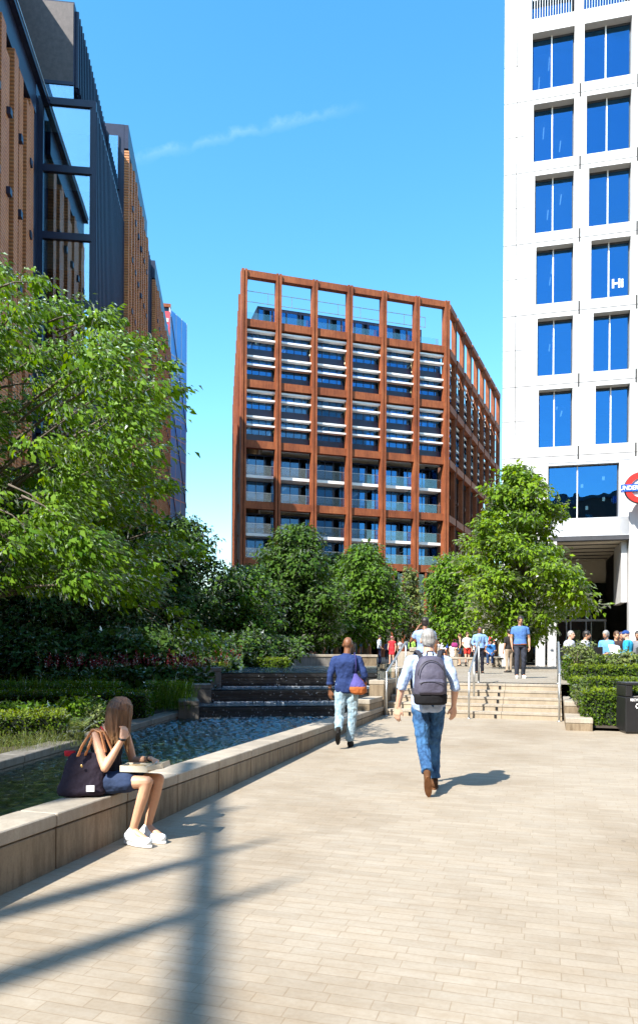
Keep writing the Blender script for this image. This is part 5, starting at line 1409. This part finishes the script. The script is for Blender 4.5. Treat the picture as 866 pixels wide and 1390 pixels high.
make_person('woman with long brown hair sitting on the pool wall in navy skirt', JG, .95, 'tan', 'tank_top', (.018,.016,.022), 0, 'skirt', fabric('navy skirt cloth', (.028,.045,.095)), 'none', None, (.74,.78,.80), .86, .0065, True, hem=-.05, hipw=1.1, top_t1=.78, grow=.010, sole_col=(.78,.78,.76), fold=.022)
girl = [o for o in bpy.data.objects if o.name.startswith('person')][-1]
# long hair: locks from the crown down over the shoulder
hh = JG['head']; f, r, u = basis(JG); m = MB()
m.ell(hh+u*.026-f*.014, (.081,.101,.096), r, f, u)
random.seed(3)
for k in range(150):
    a = PI*(-.16+1.32*k/150)+random.uniform(-.12,.12)      # fan of locks from the parting, ear to ear round the back
    ca, sa = math.cos(a), math.sin(a)
    def on(el, g): return hh+u*(.024+.104*math.sin(el)*g)+(r*.084*ca-f*.104*sa)*math.cos(el)*g-f*.012
    g = random.uniform(1.0, 1.10)
    p0 = on(1.45, g)+f*.01; p1 = on(.95, g*1.02); p2 = on(.45, g*1.04); p3 = on(-.05, g*1.05)
    L_ = random.uniform(.20,.34)
    p4 = p3-UP*L_*.5+V((random.uniform(-.008,.008),-.008,0))-r*.012*ca-f*.008; p5 = p3-UP*L_+V((.018,-.03,0))-r*.03*ca+r*random.uniform(-.02,.02)+f*.02*sa
    m.tube([p0, p1, p2, p3, p4, p5], [.008,.010,.010,.010,.009,.003], 6)
organic(m, 'hair', hairmat('brown to blond hair', (.03,.014,.007), (.22,.105,.048), (.50,.29,.12), .80, 1.03), girl, .005, 0, 0, .02)
m = MB()
for sx, w_ in ((.07, 0), (-.07, 0)):
    n_ = JG['neck']; rr_ = JG['right']; fw_ = UP.cross(rr_)
    m.tube([n_+rr_*sx-fw_*.098-UP*.14, n_+rr_*sx*1.15-fw_*.075-UP*.05, n_+rr_*sx*1.2-UP*-.012, n_+rr_*sx+fw_*.085-UP*.10], .008, 6)
m.build('shoulder_strap', fab((.60,.05,.05)), girl, True)
MB().tube([JG['wrR']-UP*.01+V((-.004,0,0)), JG['wrR']+UP*.006], .031, 12).build('bracelet', M_black, girl, True)
MB().tube([JG['wrL']-V((.012,-.006,0)), JG['wrL']+V((.006,-.003,0))], .031, 12).build('wristwatch', M_black, girl, True)
# tote bag behind her
tb = thing('tote_bag', 'dark tote bag with red top and orange straps beside the seated woman', 'bag', V((-.2, gy-.26, .42)))
dxv = V((.93,.36,0)).normalized(); dyv = V((-dxv.y, dxv.x, 0)); c0 = V((-.215, gy-.215, 0))
def tp_(a, b_, z): return c0+dxv*a+dyv*b_+UP*z
m = MB(); m.loft([(tp_(0,0,.432), .185, .07), (tp_(0,0,.46), .20, .082), (tp_(.01,.01,.58), .175, .075), (tp_(.02,.02,.70), .15, .058), (tp_(.03,.03,.775), .135, .045)], dxv, dyv, 18)
organic(m, 'bag_body', fabric('dark plum canvas', (.030,.022,.034)), tb, .008, 3, .022, .10)
m = MB(); m.loft([(tp_(-.10,.03,.745), .045, .03), (tp_(-.10,.03,.79), .05, .03)], dxv, dyv, 12); organic(m, 'red_lining', fab((.42,.02,.03)), tb, .008, 2)
for a_, b_ in ((.0, -.03), (.045, .02)):
    m = MB(); s0 = tp_(a_-.01, b_-.04, .76)
    pts = [s0, s0+V((.03,.01,.08)), JG['shR']+V((-.02,.03+b_,.055)), JG['shR']+V((.055,.035+b_,.03)), tp_(a_+.19, b_+.05, .78)]
    for p_, r_ in zip(pts[:-1], pts[1:]):
        for o_ in (-.011, 0, .011): m.capsule(p_+V((0,o_,0)), r_+V((0,o_,0)), .0075, .0075, 6)
    organic(m, 'strap', simple('tan strap', (.45,.19,.07), .5, .2) if 'tan strap' not in bpy.data.materials else bpy.data.materials['tan strap'], tb, .007, 1)
Mtb = Matrix(((dxv.x, dyv.x, 0, c0.x), (dxv.y, dyv.y, 0, c0.y), (0,0,1,0), (0,0,0,1)))
MB(Mtb).box(.06,.125,-.092,-.086,.475,.525).build('label_patch', M_ltwhite, tb)
MB(Mtb).ell((.02,-.078,.68),(.012,.006,.012)).build('rivet', simple('brass', (.6,.4,.15), .3, .1, 4, .9), tb, True)
# lunch box on her lap
lt = thing('lunch_box', 'open white takeaway box with paper on the lap of seated woman', 'food box', V((.2, gy, .63)))
Ml_ = Matrix.Translation((.20, gy-.01, .622)) @ Matrix.Rotation(.15, 4, 'Z')
m = MB(Ml_); m.box(-.13,.10,-.085,.085,0,.012); 
for (x0,x1,y0,y1) in ((-.13,.10,-.088,-.080),(-.13,.10,.080,.088),(-.136,-.128,-.085,.085),(.098,.106,-.085,.085)): m.box(x0,x1,y0,y1,0,.05)
m.build('tray', simple('cream card', (.62,.55,.42), .7), lt)
MB(Ml_).ell((-.02,0,.03),(.09,.07,.022)).build('food', simple('salad', (.45,.30,.14), .7, .5, 25, bmp=.8), lt, True)
Ml2 = Ml_ @ Matrix.Translation((.10,0,.012)) @ Matrix.Rotation(-.18, 4, 'Y')
m = MB(Ml2); m.box(.01,.14,-.085,.085,0,.006).box(.13,.136,-.085,.085,.006,.045).box(.01,.13,-.088,-.082,.004,.04).box(.01,.13,.082,.088,.004,.04); m.build('lid', simple('cream card lid', (.60,.50,.36), .7), lt)
MB().tube([JG['wrL']+V((.10,-.055,-.01)), JG['wrL']+V((.07,-.09,-.065))], .004, 6).build('fork', M_ltwhite, lt, True)

# ---- people on the stairs and the upper plaza
q = PG(706, 20.6, 0)
JT = pose(q.x, q.y, TOPZ, yaw_of(-.05,-1), 1.72, knR=(.10,.06,.49), anR=(.10,.04,.10), toR=(.12,.19,.04), knL=(-.10,.02,.485), anL=(-.10,-.08,.10), toL=(-.13,.06,.04), elR=(.25,-.02,1.13), elL=(-.25,-.02,1.13), wrR=(.24,.07,.89), wrL=(-.24,.07,.89), face=(.05,1,-.12))
make_person('dark haired man in a blue tee at the top of the stairs', JT, 1.72/1.75, 'mid', 'tee_shirt', (.085,.19,.45), .6, 'jeans', D_DARK, 'short', H_DARK, (.70,.70,.70), 1.02, .011, True, hem=-.03, eyes=True)
pt = [o for o in bpy.data.objects if o.name.startswith('person')][-1]
m = MB(); secs, ax_, ay_ = torso_secs(JT, .98, 1.02, .018, -.0, .13); m.loft([(secs[0][0]-UP*.015, secs[0][1], secs[0][2]), (secs[0][0]+UP*.02, secs[0][1], secs[0][2])], ax_, ay_); m.build('belt', fab((.25,.08,.03)), pt, True)
q = PG(651, 24.5, 0)
JL = pose(q.x, q.y, TOPZ, yaw_of(-.05,-1), 1.56, elR=(.27,.0,1.14), wrR=(.16,.13,.97), elL=(-.27,.0,1.14), wrL=(-.20,.10,.93), knR=(.10,.05,.49), hdR=(-.5,.4,-.6))
make_person('man in a light blue shirt with a lanyard and dark trousers', JL, 1.56/1.75, 'brown', 'shirt', (.22,.36,.62), 1.5, 'trousers', fab((.012,.013,.022)), 'crop', H_DARK, (.012,.012,.012), 1.03, .012, True, collar=True, hem=-.02, eyes=True)
pl = [o for o in bpy.data.objects if o.name.startswith('person')][-1]; W_ = JL['W']
MB().tube([W_((-.055,.03,1.48)), W_((-.05,.12,1.36)), W_((0,.15,1.17)), W_((.05,.12,1.36)), W_((.055,.03,1.48))], .009, 6).build('lanyard', fab((.02,.03,.12)), pl, True)
q = PG(577, 16.9, 0)
zst = gz(yb)+RIS*3
JP = pose(q.x, yb+TRD*2+.17, zst, yaw_of(.05,1), 1.76, elL=(-.30,.05,1.22), wrL=(-.16,.10,1.50), hdL=(.5,.1,.8), elR=(.25,-.03,1.13), head=(.01,.05,1.635), knR=(.10,.12,.56), anR=(.10,.06,.22), toR=(.12,.2,.17))
make_person('dark haired man in a light blue tee climbing the stairs with phone at ear', JP, 1.76/1.75, 'brown', 'tee_shirt', (.27,.38,.62), .6, 'trousers', fab((.03,.03,.035)), 'short', H_DARK, (.02,.02,.02), 1.05, .012, True, hem=-.05)
# people further back: (label, px, Y, H, heading, skin, top name, top colour, sleeve, bottom, bottom colour, hair, hair mat, z)
CR = 'people standing about the upper plaza'
far = [
 ('man in white shirt and navy trousers standing by the pale garden wall', 515, 41, 1.62, (1,-.1), 'mid', 'shirt', (.55,.62,.72), 1.2, 'trousers', (.02,.025,.06), 'short', H_DARK, TOPZ),
 ('woman in a red dress and pink cap behind the left handrail', 532, 40, 1.55, (-.6,-1), 'pale', 'red_dress', (.50,.03,.04), .3, 'skirt', (.50,.03,.04), 'cap', fab((.6,.2,.2)), TOPZ),
 ('person in a blue jacket over a black shirt behind the stairs', 610, 50, 1.74, (-.1,-1), 'mid', 'jacket', (.03,.09,.40), 1.9, 'trousers', (.012,.012,.015), 'short', H_DARK, TOPZ),
 ('woman in black top and denim shorts with a purple bag near bench', 655-31, 38, 1.66, (-1,.2), 'tan', 'tank_top', (.02,.02,.025), 0, 'shorts', (.12,.22,.40), 'pony', H_BROWN, TOPZ),
 ('child in a white dress beside the woman in denim shorts', 614, 42, 1.25, (-.3,-1), 'tan', 'white_dress', (.7,.68,.66), .4, 'skirt', (.7,.68,.66), 'bun', H_BROWN, TOPZ),
 ('person in a white top and red shorts behind the middle handrail', 634, 37, 1.7, (.3,-1), 'pale', 'tee_shirt', (.75,.73,.72), .6, 'shorts', (.6,.04,.03), 'short', H_BROWN, TOPZ),
 ('person in a dark top and beige trousers by the white pillar', 691, 26, 1.52, (-.4,1), 'mid', 'tee_shirt', (.025,.022,.022), .8, 'trousers', (.36,.28,.20), 'short', H_DARK, TOPZ),
 ('man with dark rucksack and blue shorts on the raised terrace', 497, 50, 1.5, (.5,1), 'pale', 'tee_shirt', (.05,.08,.3), .6, 'shorts', (.03,.10,.40), 'short', H_DARK, 1.40),
 ('woman in a pale top beside the man in blue shorts', 490, 52, 1.5, (.2,1), 'tan', 'tee_shirt', (.6,.65,.75), .5, 'shorts', (.10,.25,.5), 'pony', H_BROWN, 1.40),
 ('person in dark navy clothes standing by the shaded garden wall', 424, 47, 1.35, (.8,-.6), 'mid', 'jacket', (.012,.014,.03), 1.8, 'trousers', (.012,.012,.02), 'short', H_DARK, 1.40),
 ('person in lilac top on the terrace left of the bald man', 440, 49, 1.3, (-.8,-.6), 'tan', 'tee_shirt', (.40,.38,.6), .6, 'shorts', (.3,.12,.06), 'short', H_BROWN, 1.40),
]
far2 = [(543,56,(.45,.45,.5),'short'),(551,58,(.12,.2,.35),'short'),(559,57,(.30,.52,.10),'pony'),(566,60,(.03,.03,.04),'short'),(573,58,(.10,.14,.3),'bun'),(585,60,(.5,.42,.4),'short'),(595,62,(.45,.46,.5),'pony'),(602,57,(.55,.55,.6),'short'),
        (620,58,(.05,.3,.12),'short'),(644,60,(.65,.6,.55),'bun'),(663,56,(.45,.08,.08),'short'),(670,58,(.6,.6,.62),'short'),(408,58,(.05,.05,.08),'short'),(462,62,(.5,.5,.55),'short'),(472,63,(.06,.1,.25),'pony'),(480,60,(.04,.04,.05),'short'),(526,60,(.1,.12,.2),'short')]
cname = {(.45,.45,.5):'pale grey',(.12,.2,.35):'slate blue',(.30,.52,.10):'lime green',(.03,.03,.04):'black',(.10,.14,.3):'navy',(.5,.42,.4):'dusty pink',(.45,.46,.5):'light grey',(.55,.55,.6):'off white',(.05,.3,.12):'green',(.65,.6,.55):'cream',(.45,.08,.08):'dark red',(.6,.6,.62):'white',(.05,.05,.08):'very dark blue',(.5,.5,.55):'silver grey',(.06,.1,.25):'deep blue',(.04,.04,.05):'charcoal',(.1,.12,.2):'blue grey'}
random.seed(12)
for lab, px, Y, H_, hd_, sk, tn, tc, sl, bt, bc, hr, hm, z in far:
    q = PG(px, Y, 0); a = random.uniform(-.05,.08)
    J = pose(q.x, q.y, z, yaw_of(*hd_), H_, knR=(.095,.04+a,.49), anR=(.10,.05+a,.09), toR=(.12,.19+a,.035), elR=(.25,-.02,1.13), wrR=(.20,.15,.98), skirt=.55)
    make_person(lab, J, H_/1.75, sk, tn, tc, sl, bt, fab(bc), hr, hm, (.03,.03,.03), 1.0, .02, False, CR)
for k, (px, Y, tc, hr) in enumerate(far2):
    q = PG(px, Y, 0); a = random.uniform(-.06,.12); z = 1.40 if px < 485 else TOPZ
    J = pose(q.x, q.y, z, random.uniform(0, 6.28), random.uniform(1.55,1.8) if px > 485 else 1.5, knR=(.095,.04+a,.49), anR=(.10,.05+a,.09), toR=(.12,.19+a,.035), elR=(.25,-.02,1.13), wrR=(.20,.15,.98))
    make_person('distant person in a %s top among the crowd under the trees' % cname[tc], J, .98, random.choice(['pale','tan','mid','brown']), 'tee_shirt', tc, random.choice([.5,.6,1.8]), random.choice(['trousers','shorts']), fab(random.choice([(.02,.02,.03),(.05,.08,.16),(.3,.26,.2)])), hr, random.choice([H_DARK,H_BROWN]), (.05,.05,.05), 1.0, .026, False, CR)

# seated group behind the right hedges, with tables and chairs
def chair(label, px, Y, yaw, grp='dark outdoor chairs by the white tower'):
    q = PG(px, Y, TOPZ); t = thing('outdoor_chair', label, 'chair', q, grp); Mx = Matrix.Translation(q) @ Matrix.Rotation(yaw, 4, 'Z')
    MB(Mx).box(-.22,.22,-.2,.22,.43,.46,bev=.01).build('seat', M_black, t)
    m = MB(Mx); m.box(-.22,.22,-.24,-.215,.50,.88,bev=.01); m.build('backrest', M_black, t)
    for sx in (-.2,.2):
        for sy in (-.2,.2): MB(Mx).tube([(sx,sy,0),(sx,sy,.44 if sy > 0 else .86)], .012, 6).build('leg', M_steel, t)
def table(label, px, Y):
    q = PG(px, Y, TOPZ); t = thing('cafe_table', label, 'table', q, 'round cafe tables'); Mx = Matrix.Translation(q)
    MB(Mx).tube([(0,0,.72),(0,0,.745)], .36, 24).build('tabletop', M_steel, t); MB(Mx).tube([(0,0,.02),(0,0,.72)], .03, 8).build('stem', M_steel, t, True); MB(Mx).tube([(0,0,0),(0,0,.02)], .22, 20).build('foot', M_steel, t)
GRP = 'people sitting in front of the white tower'
sit = [('man with thin grey hair seated left of the dark chair backs', 772, 21.3, (.6,-.6), 'pale', (.62,.64,.72), 1.9, 'crop', H_GREY), ('man in a white shirt and sunglasses seated facing right', 793, 21.3, (.8,-.5), 'mid', (.72,.70,.74), 1.9, 'short', H_DARK),
       ('grey haired man in light blue shirt seated leaning over papers', 824, 21.0, (-.7,-.5), 'mid', (.14,.36,.66), 1.5, 'short', H_GREY), ('dark haired woman in dark top seated among the men', 836, 21.6, (-.1,-1), 'tan', (.05,.03,.03), 1.9, 'bun', H_BROWN),
       ('tanned man seated between dark haired woman and man in cap', 843, 22.2, (-.2,-1), 'mid', (.08,.12,.35), .6, 'crop', H_BROWN), ('man in turquoise and blue top with a navy cap', 853, 20.6, (-.9,.4), 'pale', (.03,.33,.55), 1.6, 'cap', None),
       ('dark haired person in grey at the right end of the seated group', 867, 21.4, (-.6,-.6), 'mid', (.20,.20,.22), 1.9, 'short', H_DARK)]
for lab, px, Y, hd_, sk, tc, sl, hr, hm in sit:
    q = PG(px, Y, 0)
    make_person(lab, seated(q.x, q.y, TOPZ, yaw_of(*hd_), .46, 1.72), .98, sk, 'shirt', tc, sl, 'trousers', fab((.04,.05,.09)), hr, hm, (.03,.03,.03), 1.02, .015, True, GRP, eyes=True)
    chair('dark chair under the %s' % lab.replace('seated ', ''), px, Y+.02, yaw_of(*hd_))
chair('empty dark chair by the rose shrub left of the seated group', 771, 19.9, yaw_of(.1,1)); chair('empty dark chair with its back to the hedges, between seated men', 803, 20.4, yaw_of(0,1)); 
table('small round table between the seated men', 808, 21.6); table('small round table in front of the man with cap', 838, 20.9)
pp = thing('newspaper', 'open white newspaper held by the seated grey haired man', 'newspaper', PG(836, 20.5, 1.65)); q = PG(836, 20.5, 1.72); 
Mx = Matrix.Translation(q) @ Matrix.Rotation(YAW+.2, 4, 'Z') @ Matrix.Rotation(-.5, 4, 'X'); MB(Mx).box(-.2,.0,-.004,.0,-.14,.14).build('page', M_ltwhite, pp); MB(Mx @ Matrix.Rotation(.35,4,'Z')).box(.003,.2,-.004,.0,-.14,.14).build('page', M_ltwhite, pp)

# bench slabs, someone sitting, parasol
def bench(label, px, Y, L_, yaw=0):
    q = PG(px, Y, TOPZ); t = thing('stone_bench', label, 'bench', q, 'pale stone benches'); Mx = Matrix.Translation(q) @ Matrix.Rotation(YAW+yaw, 4, 'Z')
    MB(Mx).box(-L_/2,L_/2,-.25,.25,.36,.46,bev=.015).build('seat', M_cope, t)
    for sx in (-1,1): MB(Mx).box(sx*(L_/2-.28)-.2,sx*(L_/2-.28)+.2,-.22,.22,0,.357,bev=.015).build('support', M_cope, t)
bench('pale stone bench behind the middle handrail', 628, 36.5, 1.5, -.1); bench('pale stone bench behind the man with lanyard', 658, 35.5, 1.7, -.1); bench('stone bench near the white pillar', 684, 40, 1.6)
q = PG(666, 35.6, 0); make_person('man in a bright blue shirt sitting on the stone bench', seated(q.x, q.y, TOPZ, yaw_of(-.3,-1), .47, 1.72), .98, 'pale', 'shirt', (.05,.20,.55), .8, 'trousers', fab((.03,.06,.15)), 'short', H_BROWN, (.03,.03,.03), 1.0, .018, False, CR)
pz = thing('parasol', 'small striped parasol in red, white and teal behind the bench', 'parasol', PG(664, 44, TOPZ)); q = PG(664, 44, 0)
cols = [M_red, M_ltwhite, simple('teal', (.02,.30,.33), .6)]
for k in range(12):
    a0, a1 = 2*PI*k/12, 2*PI*(k+1)/12; m = MB(); c = V((q.x, q.y, 2.62)); e0 = V((q.x+.75*math.cos(a0), q.y+.75*math.sin(a0), 2.3)); e1 = V((q.x+.75*math.cos(a1), q.y+.75*math.sin(a1), 2.3)); d_ = V((0,0,-.012))
    m.add([c, e0, e1, c+d_, e0+d_, e1+d_], [(0,1,2),(5,4,3),(1,4,5,2),(0,3,4,1),(2,5,3,0)]); m.build('canopy_panel', cols[k % 3], pz)
MB().tube([(q.x, q.y, TOPZ), (q.x, q.y, 2.66)], .02, 8).build('pole', M_steel, pz, True)

# purple handbag of the woman in shorts
q = PG(617, 37.6, TOPZ+.95); hb = thing('handbag', 'purple handbag on the arm of the woman in shorts', 'bag', q)
m = MB(Matrix.Translation(q)); m.loft([((0,0,0),.14,.07),((0,0,.05),.17,.09),((0,0,.18),.15,.07),((0,0,.24),.09,.03)], (1,0,0), (0,1,0)); m.build('bag_body', fab((.26,.03,.14)), hb, True)
MB(Matrix.Translation(q)).tube([(-.09,0,.22),(-.05,0,.40),(.05,0,.40),(.09,0,.22)], .012, 6).build('strap', fab((.2,.03,.1)), hb, True)

# ---- litter bin
Mb_ = Matrix.Translation(PG(879, 13.25, 0)) @ Matrix.Rotation(YAW-.06, 4, 'Z'); zb = gz(14.2)-.01
bt_ = thing('litter_bin', 'black recycling bin in front of the clipped hedges', 'litter bin', (Mb_ @ V((0,0,zb))))
hw = .46
MB(Mb_).box(-hw,hw,-.25,.25,zb+.03,zb+.66,bev=.018).build('bin_body', M_black, bt_)
for sx in (-1,1): MB(Mb_).box(sx*(hw-.06)-.06,sx*(hw-.06)+.06,-.25,.25,zb+.662,zb+.86,bev=.012).build('side_post', M_black, bt_)
MB(Mb_).box(-.05,.05,-.24,.24,zb+.662,zb+.86).build('divider', M_black, bt_)
MB(Mb_).box(-hw,hw,-.26,.26,zb+.862,zb+.91,bev=.012).build('lid', M_black, bt_)
MB(Mb_).box(-hw+.02,hw-.02,-.22,.22,zb-.05,zb+.03).build('plinth', M_blackstone, bt_)
axb = V((Mb_[0][0], Mb_[1][0], 0))
MB(Mb_).box(-hw+.13,-.06,-.262,-.252,zb+.655,zb+.672).build('aperture_trim', M_steel, bt_)
text_obj('RECYCLING', .062, Mb_ @ V((-.25, -.254, zb+.605)), axb, UP, M_ltwhite, bt_, 'lettering', .002, sx=.8, bold=.002)
rc = MB(Mb_)       # three chasing arrows
for k in range(3):
    a = 2*PI*k/3+PI/2; 
    def pr(rad, an, off=0): return (-.25+rad*math.cos(an), -.2535, zb+.50+rad*math.sin(an))
    for (d0, d1) in ((-.85,-.15),(-.15,.45)):
        rc.add([pr(.028,a+d0),pr(.047,a+d0),pr(.047,a+d1),pr(.028,a+d1)], [(0,1,2,3)])
    rc.add([pr(.018,a+.45),pr(.058,a+.45),pr(.038,a+1.0)], [(0,1,2)])
rc.build('recycling_symbol', M_ltwhite, bt_)

# ================================================================== LIGHT, SKY, CAMERA
SUN_EL = math.radians(47)
ld = (RGT*.675 + FWD*.738).normalized()          # horizontal direction the light travels
sd_ = V((ld.x*math.cos(SUN_EL), ld.y*math.cos(SUN_EL), -math.sin(SUN_EL)))
L = bpy.data.lights.new('sun', 'SUN'); L.energy = 5.0; L.angle = math.radians(.53); L.color = (1, .955, .88)
so = bpy.data.objects.new('sun', L); COL.objects.link(so)
so.rotation_euler = sd_.to_track_quat('-Z', 'Y').to_euler(); so.location = (-20, -20, 60)
w = bpy.data.worlds.new('World'); sc.world = w; w.use_nodes = True
t = w.node_tree; bg = t.nodes['Background']
sky = t.nodes.new('ShaderNodeTexSky'); sky.sky_type = 'NISHITA'; sky.sun_disc = False
sky.sun_elevation = SUN_EL
sky.sun_rotation = math.atan2(-ld.x, -ld.y)      # azimuth of the sun, clockwise from +Y
sky.air_density = 1.35; sky.dust_density = .5; sky.ozone_density = 3.5
hs = t.nodes.new('ShaderNodeHueSaturation'); hs.inputs['Saturation'].default_value = 1.3; hs.inputs['Hue'].default_value = .488
t.links.new(sky.outputs[0], hs.inputs['Color']); 
tc = t.nodes.new('ShaderNodeTexCoord')
def wnoise(scale, sc3, det):
    mp = t.nodes.new('ShaderNodeMapping'); mp.inputs['Scale'].default_value = sc3; mp.inputs['Rotation'].default_value = (.2, .35, .6)
    t.links.new(tc.outputs['Generated'], mp.inputs['Vector']); n = t.nodes.new('ShaderNodeTexNoise'); n.inputs['Scale'].default_value = scale; n.inputs['Detail'].default_value = det; n.inputs['Roughness'].default_value = .6
    t.links.new(mp.outputs[0], n.inputs['Vector']); return n.outputs['Fac']
def wmath(op, a, b=None):
    n = t.nodes.new('ShaderNodeMath'); n.operation = op
    for i, q in enumerate((a, b)):
        if q is None: continue
        if isinstance(q, (int, float)): n.inputs[i].default_value = q
        else: t.links.new(q, n.inputs[i])
    return n.outputs[0]
def wrange(v, a, b, c, d):
    n = t.nodes.new('ShaderNodeMapRange'); n.inputs['From Min'].default_value = a; n.inputs['From Max'].default_value = b; n.inputs['To Min'].default_value = c; n.inputs['To Max'].default_value = d
    t.links.new(v, n.inputs['Value']); return n.outputs[0]
cirrus = wmath('MULTIPLY', wrange(wnoise(2.2, (1, 4.5, 1.5), 7), .50, .80, 0, .42), wrange(wnoise(1.4, (1, 1, 1), 2), .42, .62, 0, 1))
eye_ = V((CAMX, 0, EYE)); v1 = (P(185, 213, 10)-eye_).normalized(); v2 = (P(400, 163, 10)-eye_).normalized(); nrm = v1.cross(v2).normalized(); mid = ((v1+v2)/2).normalized()
dp = t.nodes.new('ShaderNodeVectorMath'); dp.operation = 'DOT_PRODUCT'; dp.inputs[1].default_value = nrm; t.links.new(tc.outputs['Generated'], dp.inputs[0])
dm = t.nodes.new('ShaderNodeVectorMath'); dm.operation = 'DOT_PRODUCT'; dm.inputs[1].default_value = mid; t.links.new(tc.outputs['Generated'], dm.inputs[0])
puff = wnoise(34, (1, 1, 1), 4)
dist = wmath('ABSOLUTE', wmath('ADD', dp.outputs['Value'], wmath('MULTIPLY', wmath('SUBTRACT', puff, .5), .022)))
trail = wmath('MULTIPLY', wmath('MULTIPLY', wrange(dist, .000, .007, .11, 0), wrange(dm.outputs['Value'], .986, .996, 0, 1)), wrange(puff, .35, .6, .2, 1))
allc = wmath('MAXIMUM', cirrus, trail)
mixc = t.nodes.new('ShaderNodeMixRGB'); t.links.new(allc, mixc.inputs[0]); t.links.new(hs.outputs[0], mixc.inputs[1]); mixc.inputs[2].default_value = (4.2, 5.2, 5.6, 1)
t.links.new(mixc.outputs[0], bg.inputs['Color'])
bg.inputs['Strength'].default_value = .15

cam = bpy.data.cameras.new('camera'); co = bpy.data.objects.new('camera', cam); COL.objects.link(co)
cam.sensor_fit = 'HORIZONTAL'; cam.sensor_width = 24; cam.lens = 24*F/866
cam.clip_end = 4000; cam.clip_start = .05
co.location = (CAMX, 0, EYE)
co.rotation_euler = (PI/2, 0, YAW)
cam.shift_y = (HZ-695)/866; cam.shift_x = 0
co.rotation_euler.rotate_axis('Z', math.radians(.35))
sc.camera = co
sc.view_settings.view_transform = 'Standard'; sc.view_settings.look = 'None'; sc.view_settings.exposure = 1.2; sc.view_settings.gamma = 1
sc.cycles.use_denoising = True
sc.cycles.max_bounces = 8; sc.cycles.transparent_max_bounces = 16
sc.cycles.caustics_reflective = False; sc.cycles.caustics_refractive = False
bake_all()
